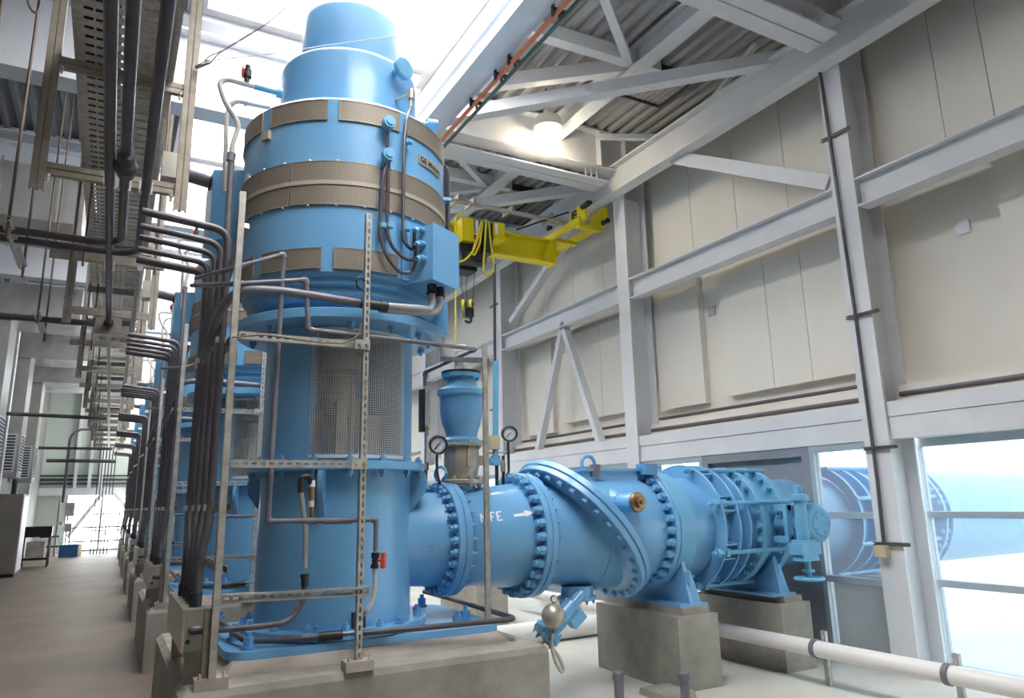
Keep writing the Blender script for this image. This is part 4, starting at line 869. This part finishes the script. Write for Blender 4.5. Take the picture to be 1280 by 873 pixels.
for nm, pts, lab in (('festoon_cable', [(602, 276), (594, 305), (590, 317), (593, 319), (600, 305), (603, 278)], 'yellow festoon cable loop hanging between the two hoist covers'),
                     ('festoon_cable', [(608, 275), (605, 320), (604, 338), (608, 345), (615, 342), (618, 334), (613, 300), (611, 277)], 'longest yellow festoon cable loop, dangling below the crane girder'),
                     ('festoon_cable', [(570, 296), (569, 275), (573, 266), (578, 272), (579, 296)], 'round yellow cable loop above the left hoist cover'),
                     ('festoon_cable', [(601, 290), (591, 315), (582, 325), (573, 328)], 'slack yellow cable running from the hoist to the terminal box side')):
    one(nm, MB().tube([aY(x, y, YC - .45) for x, y in pts], .016, 8, .08), YELD, lab, 'cable', aY(*pts[-1], YC - .45), 'festoon cables of the crane')
one('conductor_bar', MB().bar((3.235, YB, 5.99), (3.235, YE, 5.99), .028, .04), COPPER, 'orange conductor bar along the pump-side runway beam', 'conductor bar', (3.235, 6, 5.97), None)
one('conductor_bar', MB().bar((3.30, YB, 5.955), (3.30, YE, 5.955), .024, .035), GREEN, 'dark green conductor bar beside the orange one', 'conductor bar', (3.30, 6, 5.94), None)
for i, y in enumerate((4.85, 5.7, 6.0, 6.6)):
    one('bar_hanger', MB().box(3.19, 3.33, y - .02, y + .02, 6.01, 6.035).box(3.19, 3.205, y - .02, y + .02, 5.95, 6.06).box(3.265, 3.275, y - .02, y + .02, 5.95, 6.03), BLACKM, ['nearest', 'second', 'third', 'fourth'][i] + ' black hanger clip on the orange and green conductor bars', 'clip', (3.26, y, 5.95), 'conductor bar hangers')
# lamps
def lamp(y, label):
    o = thing('high_bay_lamp', label, 'lamp', (4.95, y, 6.62))
    link('housing', MB().lathe([(.05, 7.02), (.06, 6.9), (.09, 6.86), (.1, 6.8)], (4.95, y, 0), seg=28), STEEL, o)
    sh = link('lamp_shade', MB().lathe([(.1, 6.86), (.18, 6.84), (.2, 6.76), (.195, 6.68)], (4.95, y, 0), seg=32, caps=False), LAMPM, o)
    link('lens', MB().lathe([(.02, 6.63), (.13, 6.645), (.19, 6.68), (.19, 6.69)], (4.95, y, 0), seg=32), LAMPE, o)
    link('wire_lead', MB().tube([(4.9, y, 6.97), (4.75, y - .1, 7.0), (4.7, y - .4, 7.02)], .012, 6, .05), RUST, o)
    l = bpy.data.lights.new('lamp_light', 'POINT'); l.energy = LAMPW; l.color = (1, .86, .62); l.shadow_soft_size = .06
    p = bpy.data.objects.new('lamp_light', l); COL.objects.link(p); p.parent = o; p.location = (0, 0, -.06)
LAMPW = 1.2
LAMPM = mat('lamp_shade_acrylic', (236, 232, 222), .3); LAMPE = mat('lamp_lens', (255, 250, 240), .3, emit=((255, 244, 224), 1.2))
lamp(7.75, 'lit high-bay lamp under the roof deck, in front of the cross girder')
lamp(3.85, 'high-bay lamp under the roof deck above the near bay') if False else None
# roof louvres
for i, (a, b) in enumerate(((6.27, 6.92), (10.25, 11.05))):
    o = thing('roof_louvre', ['nearer bright slatted louvre under the roof deck beside the roof purlin', 'farther dark slatted louvre under the roof deck, above the crane'][i], 'louvre', (5.82, a, 6.9))
    link('frame', MB().box(5.36, 6.3, a - .03, a, 6.94, 7.05).box(5.36, 6.3, b, b + .03, 6.94, 7.05).box(5.36, 5.39, a, b, 6.94, 7.05).box(6.27, 6.3, a, b, 6.94, 7.05), (BLACKM, BLACKM)[i], o)
    m = MB(); n = 10
    for k in range(n): x = 5.43 + .80 * k / (n - 1); m.mark().bar((x, a, 6.97), (x, b, 6.97), .074, .012, V((.12, 0, 1)))
    link('backing', MB().box(5.39, 6.27, a, b, 7.02, 7.04), BLACK, o)
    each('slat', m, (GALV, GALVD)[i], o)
# ================================================================ WINDOW WALL FITTINGS
cw = thing('wall_conduit', 'dark conduit running down the nearest window-wall column to a beige box', 'conduit', aX(1104, 680, 6.37))
link('pipe', MB().tube([aX(1017, 60, 6.37), aX(1025.7, 95, 6.37), aX(1070, 400, 6.37), aX(1096.5, 600, 6.37), aX(1104.6, 678, 6.37)], .017, 10), CONDUIT, cw)
for x0, y0, x1, y1 in ((1028, 178, 1063, 159), (1059, 398, 1099, 388), (1080, 562, 1122, 558), (1093, 680, 1138, 681)):
    a, b = aX(x0, y0, 6.395), aX(x1, y1, 6.395); z = (a.z + b.z) / 2; link('strut_clamp', MB().strut((6.398, a.y, z), (6.398, b.y, z), (1, 0, 0), w=.035, d=.03, slots=False), GALVD, cw)
a, b = aX(1095, 682, 6.36), aX(1111, 697, 6.36); link('end_box', MB().box(6.32, 6.398, a.y, b.y, b.z, a.z), BEIGE, cw)
c3 = thing('wall_conduit', 'dark conduit on the far window-wall column behind the air valve', 'conduit', aX(621, 600, 6.37)); link('pipe', MB().tube([aX(617, 330, 6.37), aX(620, 600, 6.37)], .02, 8), CONDUIT, c3)
for y in (384, 513): a = aX(614, y, 6.39); link('strut_clamp', MB().strut((6.398, a.y + .05, a.z), (6.398, a.y - .3, a.z), (1, 0, 0), w=.035, d=.03, slots=False), GALVD, c3)
for i, (y0, y1) in enumerate([(a + .14, b - .14) for a, b in bays]):
    wh = ['behind the camera', 'in the nearest bay', 'between the two nearest columns', 'in the third bay', 'in the fourth bay', 'in the fifth bay', 'in the sixth bay', 'in the seventh bay', 'in the eighth bay'][i]
    if i in (1, 2, 3):
        one('wall_pipe', MB().rod((6.82, y0, 2.70 if i != 1 else 2.62), (6.82, y1, 2.70 if i != 1 else 2.62), .022, 8), CONDUIT, 'upper dark pipe along the foot of the wall panels ' + wh, 'pipe', (6.82, (y0 + y1) / 2, 2.68), 'dark wall pipes')
        one('wall_pipe', MB().rod((6.66, y0, 2.535), (6.66, y1, 2.535), .026, 8), CONDUIT, 'lower dark pipe just over the white window ledge ' + wh, 'pipe', (6.66, (y0 + y1) / 2, 2.51), 'dark wall pipes')
p, q = aX(1100, 237, 6.9), aX(1280, 163, 6.9)
one('wall_pipe', MB().rod((6.82, 4.2, p.z + .02), (6.82, .5, p.z + .02), .03, 8).rod((6.82, 3.9, p.z - .03), (6.82, 3.9, p.z + .02), .012, 6), CONDUIT, 'dark pipe under the high wall panels right of the nearest column', 'pipe', (6.82, 2.4, p.z), 'dark wall pipes')
def plate(px, py, w, h, label, m_):
    c = aX(px, py, 6.93); o = thing('wall_plate', label, 'cover plate', (6.94, c.y, c.z - h / 2)); link('cover', MB().box(6.925, 6.952, c.y - w / 2, c.y + w / 2, c.z - h / 2, c.z + h / 2), m_, o)
    k = MB()
    for s in (-1, 1):
        for t in (-1, 1): k.mark().rod((6.926, c.y + s * w * .38, c.z + t * h * .38), (6.921, c.y + s * w * .38, c.z + t * h * .38), .006, 8)
    each('screw', k, GALV, o)
plate(1203, 284, .13, .13, 'small pale square cover plate on the cream wall near the right edge', WHITE)
plate(889, 389, .13, .13, 'small grey square cover plate between the two raised wall panels', GALV)
# white drain pipe on the floor
DX = 5.43
dp = thing('drain_pipe', 'white drain pipe on low strut posts running past the pedestals', 'pipe', (DX, 5, .2)); link('pipe', MB().rod((DX, 1.5, .31), (DX, 4.97, .31), .068, 20).rod((DX, 4.97, .31), (DX, 6.4, .31), .068, 20).rod((DX, 6.4, .31), (DX, 9.9, .31), .068, 20), WPVC, dp)
link('pipe_collar', MB().rod((DX, 7.95, .31), (DX, 8.08, .31), .082, 20), WPVC, dp)
for i, (px, py) in enumerate(((1020, 812), (1186, 843), (706, 755))):
    y = aX(px, py, DX).y; link('clamp', MB().flange((DX, y, .31), (0, 1, 0), .068, .078, .05), PVC, dp); link('support_post', MB().strut((DX + .1, y, 0), (DX + .1, y, .44), (-1, 0, 0), slots=False), GALV, dp)
d2 = thing('floor_pipe', 'long pale pipe lying on the floor behind the nearest plinth', 'pipe', (4.2, 8.1, 0)); a, b = aZ(650, 800, .12), aZ(745, 785, .12)
link('pipe', MB().rod((3.0, a.y + .3, .12), (5.35, a.y + .3, .12), .115, 24), WPVC, d2)
for px, lab in ((775, 'left grey capped pipe stub at the bottom edge, before the nearer pedestal'), (858, 'right grey capped pipe stub at the bottom edge, before the nearer pedestal')):
    c = aZ(px, 886, 0); h = aV(px, 839, c.x, c.y).z
    one('floor_stub', MB().lathe([(.038, 0), (.038, h - .07), (.047, h - .068), (.047, h - .012), (.038, h)], c, seg=20), PVC, lab, 'stub', c)
c = aZ(822, 866, 0); one('floor_block', MB().hull8([(c.x - .16, c.y - .3, 0), (c.x + .16, c.y - .3, 0), (c.x + .16, c.y + .05, 0), (c.x - .16, c.y + .05, 0)], [(c.x - .15, c.y - .29, .05), (c.x + .15, c.y - .29, .05), (c.x + .15, c.y + .04, .05), (c.x - .15, c.y + .04, .05)]), CONC, 'low concrete block between the two grey pipe stubs', 'block', (c.x, c.y, 0))
# ---------------------------------------------------------------- pipe outdoors, seen through the glass
og = thing('outdoor_pipe', 'large pale blue pipe with round flanges and tie rods outside the windows', 'pipe', (9, PY, .5))
m = MB().lathe([(r, x) for x, r in ((6.575, .455), (6.9, .46), (7.1, .5), (8.3, .52), (8.5, .56), (22, .56))], (0, PY, ZC), X, 64); link('pipe', m, BLUE, og)
for x, r in ((7.0, .60), (7.22, .60), (7.45, .59), (7.85, .6), (8.38, .66), (8.5, .66)):
    link('flange_ring', MB().flange((x, PY, ZC), X, .5, r, .04, 24 if x > 8.1 else 0, .03, .05), BLUE, og)
for i in range(8):
    t_ = D2(22.5 + 45 * i); d = V((0, math.cos(t_), math.sin(t_))) * .61; link('tie_rod', MB().rod(V((6.95, PY, ZC)) + d, V((8.5, PY, ZC)) + d, .022, 8), BLUE2, og)
link('support_block', MB().box(7.3, 7.7, 5.0, 6.3, -.15, .72), CONC, og)
# ================================================================ THE ROW: copies of the first pump and its fittings
for k in range(1, 7):
    w = ORD[k]; dy = STEP * k
    dup(pl, dy, w + ' stepped concrete plinth along the aisle, counted from the camera')
    dup(pu, dy, w + ' blue vertical pump in the row, counted from the camera')
    dup(sf, dy, w + ' galvanised strut frame along the aisle, counted from the camera')
    dup(bx, dy, w + ' stainless junction box along the aisle, counted from the camera')
    for i, c in enumerate(cds):
        dup(c, dy, ['nearest', 'second', 'third', 'fourth', 'thick fifth'][i] + ' dark conduit bending from the tray down to the ' + w + ' steel box')
for k in (1, 2):
    w = ORD[k]; dy = STEP * k
    dup(cz, dy, 'grey power conduit curving over the ' + w + ' strut frame')
    dup(pa, dy, 'grey plastic pipe with right-angle drops before the ' + w + ' pump')
    dup(c2, dy, 'dark loop conduit round the base plate of the ' + w + ' pump')
for o, l in ((pd1[0], 'concrete pedestal seen under the pipe, behind the nearest plinth'), (pd1[1], 'blue saddle on the pedestal behind the nearest plinth'), (sl, 'blue pipe spool of the second pump, behind the nearest one'), (cv, 'blue check valve of the second pump, behind the nearest one'), (dj, 'blue pipe coupling of the second pump line'), (s2_, 'pale strut post before the second pump line'), (av, 'air valve of the second pump line')):
    if o in (pd1[0],): dup(o, STEP, l)
for i in range(1, 1): pass
# ================================================================ CABLE TRAY AND TRAPEZES OVER THE AISLE
tr = thing('cable_tray', 'long perforated cable tray hung over the aisle on strut trapezes', 'cable tray', (-.16, 14, 4.65))
TX0, TX1, TZ = -.46, .12, 4.65
# perforated floor: real slots in the near half, one mesh
m = MB(); xs = [TX0 + .06 + .066 * i for i in range(5)]
def quad(x0, x1, y0, y1): m.add([(x0, y0, TZ), (x1, y0, TZ), (x1, y1, TZ), (x0, y1, TZ)], [(0, 1, 2, 3)])
y = 1.0; pitch = .105; xm = -.10
while y < 16.0:
    quad(TX0, xm, y, y + pitch - .03); x = TX0
    for s in xs: quad(x, s, y + pitch - .03, y + pitch); x = s + .052
    quad(x, xm, y + pitch - .03, y + pitch); y += pitch
quad(TX0, xm, y, 33.6); quad(TX0, xm, -3, 1.0); link('perforated_floor', m, GALV, tr)
m = MB(); y = 1.0; m.box(xm, TX1, -3, 33.6, TZ, TZ + .004)
while y < 16: m.box(xm + .03, TX1 - .02, y, y + .055, TZ - .012, TZ); y += .125
link('ribbed_floor', m, GALV, tr)
m = MB().box(TX0 - .006, TX0, -3, 33.6, TZ - .01, TZ + .11).mark().box(TX1, TX1 + .006, -3, 33.6, TZ - .01, TZ + .11).mark().box(TX1, TX1 + .03, -3, 33.6, TZ - .014, TZ - .01); each('side_rail', m, GALV, tr)
m = MB()
for i in range(6): m.mark().tube([(-.42 + .095 * i + .015 * math.sin(k * 1.7 + i), -3 + 3.66 * k, TZ + .05) for k in range(11)], .046, 8)
each('tray_light_block', m, BLACK, tr)  # unseen black fill added to block skylight, so the floor slots stay dark
ys = [5.23 + 1.95 * k for k in range(0, 14)]
def hang(px, z): return px
trap = thing('trapeze_hanger', 'nearest double strut trapeze over the aisle, with two crossbars', 'hanger', (-.16, 5.23, 3.6))
dbl = lambda p, q, b: MB().strut(p, q, b, slots=False).mark().strut(V(p) - V(b) * .082, V(q) - V(b) * .082, V(b) * -1, slots=False)
for x in (-.585, .262):
    m = MB().strut((x - .021, 5.23, 3.64), (x - .021, 5.23, 7.05), (0, -1, 0), slots=False).mark().strut((x + .021, 5.23, 3.64), (x + .021, 5.23, 7.05), (0, -1, 0), slots=False); each('upright', m, GALVD, trap)
for z in (4.58, 3.80):
    m = MB().strut((-.56, 5.25, z + .022), (.24, 5.25, z + .022), (0, -1, 0), slots=False).mark().strut((-.56, 5.25, z - .022), (.24, 5.25, z - .022), (0, -1, 0), slots=False); each('crossbar', m, GALVD, trap)
m = MB()
for x in (-.53, .2):
    for z in (4.52, 3.73): m.mark().bolt((x, 5.24, z + .02), (0, 0, -1), .016, .05)
each('nut', m, GALV, trap)
rt = thing('rod_trapeze', 'second trapeze over the aisle, a crossbar on thin threaded rods', 'hanger', (-.16, 7.16, 3.75))
for z in (3.82, 4.58): m = MB().strut((-.5 - (.14 if z < 4 else 0), 7.16, z), (.22 if z > 4 else .27, 7.16, z), (0, -1, 0), w=.082, slots=False); link('crossbar', m, GALVD, rt)
for x in (-.47, -.38, .19): link('threaded_rod', MB().rod((x, 7.14, 3.72), (x, 7.14, 7.05), .011, 6), RUST, rt)
for k, y in enumerate(ys[2:]):
    n = k + 2
    if k % 2 == 0: dup(trap, y - 5.23, ['third', 'fifth', 'seventh', 'ninth', 'eleventh', 'thirteenth'][k // 2] + ' trapeze over the aisle, built of double strut uprights')
    else: dup(rt, y - 7.16, ['fourth', 'sixth', 'eighth', 'tenth', 'twelfth', 'fourteenth'][k // 2] + ' trapeze over the aisle, a crossbar on thin threaded rods')
# conduits clamped under the crossbars
def tc_(name, x, y1, r, label, turn=None):
    o = thing(name, label, 'conduit', (x, 5, 3.7)); pts = [(x, -2.5, 3.72), (x, y1, 3.72)]
    if turn: pts += [(turn, y1, 3.72)]
    link('pipe', MB().tube(pts, r, 12, .22, 8), CONDUIT, o); m = MB()
    for yy in (5.19, 7.12):
        if yy < y1: m.mark().box(x - r - .012, x + r + .012, yy - .015, yy + .015, 3.70, 3.79)
    each('clamp', m, GALV, o); return o
t1 = tc_('tray_conduit', -.175, 9.3, .030, 'left dark conduit under the cable tray, ending in a square pull box')
t2 = tc_('tray_conduit', -.09, 6.40, .030, 'middle dark conduit under the cable tray, with a round fitting, turning left', -2.4)
t3 = tc_('tray_conduit', .04, 6.62, .030, 'right dark conduit under the cable tray, turning left across the aisle', -2.4)
link('round_fitting', MB().rod((-.085, 4.62, 3.72), (-.085, 4.95, 3.72), .052, 14).sphere((-.085, 4.79, 3.70), .068, 16), CONDUIT, t2)
pbx = thing('pull_box', 'square pull box with round opening where the left tray conduit ends', 'junction box', (-.17, 9.42, 3.6)); m = MB().box(-.31, -.04, 9.38, 9.5, 3.60, 3.87); link('body', m, GALVD, pbx); link('hub', MB().rod((-.175, 9.28, 3.72), (-.175, 9.385, 3.72), .05, 16), CONDUIT, pbx)
for nm, p, q, r, lab in (('aisle_conduit', (-2.4, 9.43, 3.72), (-.32, 9.43, 3.72), .036, 'thick dark conduit crossing the aisle into the square pull box'),
                         ('aisle_conduit', (-2.4, 19.35, 3.75), (-.2, 19.35, 3.70), .045, 'dark conduit crossing the aisle at mid distance, below the ducts'),
                         ('aisle_conduit', aY(38, 560, 26), aY(140, 561.5, 26), .045, 'higher of two thin dark conduits far down the aisle'), ('aisle_conduit', aY(58, 576, 28), aY(145, 577, 28), .06, 'lower of two thin dark conduits far down the aisle')):
    one(nm, MB().rod(p, q, r, 10), CONDUIT, lab, 'conduit', V(q))
for i, (x, y, lab) in enumerate(((-.83, 6.45, 'slotted strut hanger holding the two dark conduits that cross the aisle'), (-.85, 9.4, 'slotted strut hanger holding the thick conduit at the pull box'))):
    o = thing('strut_hanger', lab, 'hanger', (x, y, 3.6)); y1 = y + (.9 if i == 0 else .75); link('crossbar', MB().strut((x, y - .32, 3.70), (x, y1, 3.70), (.7, 0, -.7), w=.06, slot=(.03, .022), pitch=.06), GALV, o)
    for yy in (y - .28, y1 - .05): link('threaded_rod', MB().rod((x, yy, 3.60), (x, yy, 7.05), .012, 6), RUST, o)
one('threaded_rod', MB().rod((-1.02, 5.9, 3.9), (-1.02, 5.9, 7.05), .014, 6), RUST, 'single brown threaded rod hanging at the upper left edge', 'rod', (-1.02, 5.9, 3.9))
# bright conduits beyond the pull box
one('far_conduit', MB().rod((-.17, 9.5, 3.72), (-.15, 30, 3.72), .026, 8), GALV, 'left bright conduit under the far cable tray', 'conduit', (-.17, 15, 3.7))
one('far_conduit', MB().rod((.07, 7.0, 3.72), (.07, 30, 3.72), .026, 8), GALV, 'right bright conduit under the far cable tray', 'conduit', (.07, 15, 3.7))
# grey motor feeder pipes from the tray to each motor cabinet
fd = thing('feeder_pipe', 'thick grey feeder pipe with black coupling entering the nearest motor cabinet', 'pipe', (.5, 6.2, 4.2))
a, b = aY(228, 216, 6.2), aY(285, 234, 6.2)
link('pipe', MB().rod(a, aY(266, 228, 6.2), .062, 18), PVC, fd); link('coupling', MB().rod(aY(262, 227, 6.2), aY(275, 231, 6.2), .078, 18).rod(aY(275, 231, 6.2), b, .066, 18), BLACKM, fd)
link('wall_box', MB().box(a.x - .16, a.x + .02, 6.1, 6.3, a.z - .1, a.z + .12), STAIN, fd)
for k in range(1, 5): dup(fd, STEP * k, 'thick grey feeder pipe entering the ' + ORD[k] + ' motor cabinet')
# pale vent hoses with red valve at the top left of the motor
vh = thing('vent_hose', 'pale hose bending down from the red-handled vent valve at the nearest motor cap', 'hose', aY(286, 300, 5.5)); q = lambda x, y: aY(x, y, 5.5)
link('hose', MB().tube([q(353, 117), q(305, 105), q(283, 98.5), q(274, 104), q(281, 128), q(296, 150), q(298, 160), q(291, 178), q(289, 196)], .021, 10, .1), TAN, vh)
link('blue_pipe', MB().rod(q(318, 108), q(352, 117), .025, 12).rod(q(346, 115.5), q(353, 117.5), .04, 12), BLUE2, vh)
link('dark_pipe', MB().rod(q(290, 192), q(288, 202), .032, 12).rod(q(289.5, 200), q(282, 330), .024, 12), PVC, vh)
link('valve_body', MB().rod(q(308, 104), q(309, 97), .022, 10).rod(q(309, 97), q(309.5, 88), .034, 12).rod(q(309.5, 88), q(310, 82), .02, 10), BLACKM, vh)
link('valve_handle', MB().rod(q(308, 91), q(304.5, 90), .014, 8).rod(q(304.8, 90), q(302.5, 89.5), .048, 10), RED, vh)
v2 = thing('vent_hose', 'second pale hose, rising straight beside the nearest motor', 'hose', aY(281, 300, 5.7)); q = lambda x, y: aY(x, y, 5.7)
link('hose', MB().tube([q(338, 135), q(308, 129), q(297, 126), q(288, 131), q(283, 145), q(281, 240)], .019, 10, .1), TAN, v2)
link('collar', MB().rod(q(309, 129.5), q(306, 128.6), .028, 10), TAN, v2)
for k in range(1, 4):
    dup(vh, STEP * k, 'pale vent hose with red-handled valve at the ' + ORD[k] + ' motor cap'); dup(v2, STEP * k, 'second pale hose, straight beside the ' + ORD[k] + ' motor')
# cords and string between the tray and the motor
q = lambda x, y: aY(x, y, 4.9)
one('pale_string', MB().tube([q(252, 80), q(268, 75), q(334, 68), q(420, 55), q(500, 44)], .004, 5, .1), STRING, 'pale string stretched across the nearest motor hood', 'string', q(500, 44))
one('brown_cord', MB().tube([q(256, 76), q(262, 70), q(282, 62), q(335, 29), q(376, -6)], .005, 5, .05), CORD, 'upper brown cord rising from the hanger to the skylight', 'cord', q(256, 76))
one('brown_cord', MB().tube([q(262, 80), q(272, 68), q(284, 60), q(338, 27)], .005, 5, .05), CORD, 'lower brown cord knotted to the upper one at the skylight', 'cord', q(262, 80))
one('short_arm', MB().rod(aY(246, 84, 5.2), aY(262, 77, 5.0), .016, 8), GALVD, 'short grey rod end sticking out of the right trapeze upright', 'rod', q(248, 83))
q = lambda x, y: aY(x, y, 5.6)
one('hanging_cord', MB().tube([q(33, -5), q(36, 8), q(44, 18), q(50, 8), q(50, -5)], .008, 6, .1), CORD, 'brown cord loop at the top left corner', 'cord', q(44, 18))
# ================================================================ SHEET METAL DUCTS ON THE AISLE WALL
def duct(y, x1, z0, d, lab, drop=True):
    o = thing('air_duct', lab, 'duct', (-2.2, y, 2.4)); m = MB().box(XL + .02, x1, y, y + d, z0, z0 + .72)
    link('cross_duct', m, DUCT, o)
    m = MB()
    for x in [XL + .3 + .62 * i for i in range(int((x1 - XL - .35) / .62) + 1)]: m.mark().box(x - .012, x + .012, y - .02, y + d + .02, z0 - .018, z0 + .77)
    each('joint_flange', m, DUCT, o)
    if drop:
        link('drop_duct', MB().box(XL + .02, XL + .52, y + .1, y + d - .05, 2.4, z0 + .01), DUCT, o)
        g = link('grille', MB().box(XL + .52, XL + .535, y + .2, y + d - .15, 2.5, 3.4).box(XL + .06, XL + .46, y + .085, y + .1, 2.5, 3.4), STEEL, o); m = MB()
        for i in range(12): z = 2.55 + .07 * i; m.mark().box(XL + .535, XL + .545, y + .24, y + d - .19, z, z + .035)
        for i in range(12): z = 2.55 + .07 * i; m.mark().box(XL + .1, XL + .42, y + .075, y + .085, z, z + .035)
        each('louvre_blade', m, BLACKM, g)
duct(10.3, -.62, 5.2, 1.2, 'nearest bright sheet-metal duct crossing over the aisle')
duct(16.2, -.80, 5.2, 1.15, 'second sheet-metal duct over the aisle, with a drop on the wall')
duct(20.3, -.75, 5.2, 1.15, 'third sheet-metal duct over the aisle, with a drop on the wall')
duct(24.1, -.70, 5.2, 1.1, 'fourth and farthest sheet-metal duct over the aisle')
# steel columns of the aisle wall, and a big ball duct in the far bay
for i, y in enumerate((12.2, 19.6, 26.6)):
    struct('column_aisle_wall', MB().ibeam((XL + .17, y, 0), (XL + .17, y, 6.95), .22, .32, .02, .014, (1, 0, 0)), STEEL)
# ---------------------------------------------------------------- things along the aisle wall
cb = thing('electrical_cabinet', 'tall grey electrical cabinet against the aisle wall, left edge', 'cabinet', (-2.1, 23.2, 0)); link('body', MB().box(XL, -1.92, 22.6, 24.0, .08, 2.05), CABG, cb); link('door', MB().box(XL + .05, -1.95, 22.58, 22.6, .12, 2.0), CABG, cb); link('side_panel', MB().box(-1.92, -1.905, 22.7, 23.9, .12, 2.0), STEEL, cb); link('base_frame', MB().box(XL + .02, -1.94, 22.62, 23.98, 0, .08), BLACKM, cb)
link('cable_entry', MB().rod((-2.2, 23.2, 2.05), (-2.2, 23.2, 2.45), .05, 10).mark().rod((-2.05, 23.3, 2.05), (-2.05, 23.3, 2.45), .05, 10) and MB().rod((-2.2, 23.2, 2.05), (-2.2, 23.2, 2.45), .06, 10), BLACKM, cb)
ct = thing('trolley_cart', 'black cart carrying a pale square machine, beside the aisle wall', 'cart', aZ(41, 710, 0)); c = aZ(42, 709, 0); w = .33
m = MB()
for sx in (-1, 1):
    for sy in (-1, 1): m.mark().box(c.x + sx * w - .02, c.x + sx * w + .02, c.y + sy * .3 - .02, c.y + sy * .3 + .02, .08, 1.05)
each('post', m, BLACKM, ct); link('top_tank', MB().box(c.x - w - .02, c.x + w + .05, c.y - .34, c.y + .34, .86, 1.16), BLACK, ct); link('shelf', MB().box(c.x - w, c.x + w, c.y - .3, c.y + .3, .2, .26), BLACKM, ct)
link('machine', MB().box(c.x - .22, c.x + .24, c.y - .36, c.y + .2, .27, .72), MACH, ct)
m = MB()
for sx in (-1, 1):
    for sy in (-1, 1): m.mark().rod((c.x + sx * w - .02, c.y + sy * .3, .05), (c.x + sx * w + .02, c.y + sy * .3, .05), .05, 12)
each('wheel', m, BLACK, ct)
ip = thing('instrument_post', 'strut post with small instrument boxes near the end window', 'post', aZ(67, 697, 0)); c = aZ(67, 696, 0)
link('post', MB().bar(c, c + V((0, 0, 2.0)), .06, .06), GALVD, ip); link('post', MB().bar(c + V((.3, .1, 0)), c + V((.3, .1, 1.9)), .05, .05), GALVD, ip)
for i, (x, z, w, h) in enumerate(((.2, 1.4, .3, .5), (.25, .85, .22, .3), (-.02, 1.1, .2, .12))): link('instrument_box', MB().box(c.x + x, c.x + x + w, c.y - .15, c.y, z, z + h), STAIN, ip)
link('pipe_loop', MB().tube([c + V((.1, 0, 1.9)), c + V((.1, 0, 4.3)), c + V((.35, 0, 4.6)), c + V((2.6, 0, 4.6))], .05, 8, .3), CONDUIT, ip)
for z in (.35, .7): link('cross_pipe', MB().rod(c + V((-.5, 0, z)), c + V((.1, 0, z)), .035, 8), BLACKM, ip)
c = aZ(85, 697, 0); co = thing('cooler_box', 'blue cooler box on the floor before the end window', 'cooler', c); link('body', MB().box(c.x - .3, c.x + .28, c.y, c.y + .4, 0, .36), COOLER, co); link('lid', MB().box(c.x - .32, c.x + .3, c.y - .02, c.y + .42, .36, .43), COOLER, co)
c = aZ(96, 695, 0); one('paint_drum', MB().lathe([(.13, 0), (.14, .02), (.14, .38), (.13, .42)], c, seg=20), BEIGE, 'small pale drum beside the blue cooler', 'drum', c)
for i in range(6):
    x = aY(122 + 4 * i, 600, 32).x; one('drop_pipe', MB().rod((x, 32, 0), (x, 32, 4.0), .022, 6), CONDUIT, ['leftmost', 'second from left', 'third from left', 'fourth from left', 'fifth from left', 'rightmost'][i] + ' of six thin pipes dropping before the end window', 'pipe', (x, 32, .3), 'thin drop pipes at the aisle end')
rl = thing('end_railing', 'thin dark pipe rail low across the end window', 'railing', (.5, 33.6, 0))
for z in (.42, .95): link('rail', MB().rod((-1.3, 33.6, z), (1.2, 33.6, z), .03, 8), CONDUIT, rl)
for x in (-1.2, 0.0, 1.1): link('post', MB().rod((x, 33.6, 0), (x, 33.6, .97), .025, 8), CONDUIT, rl)
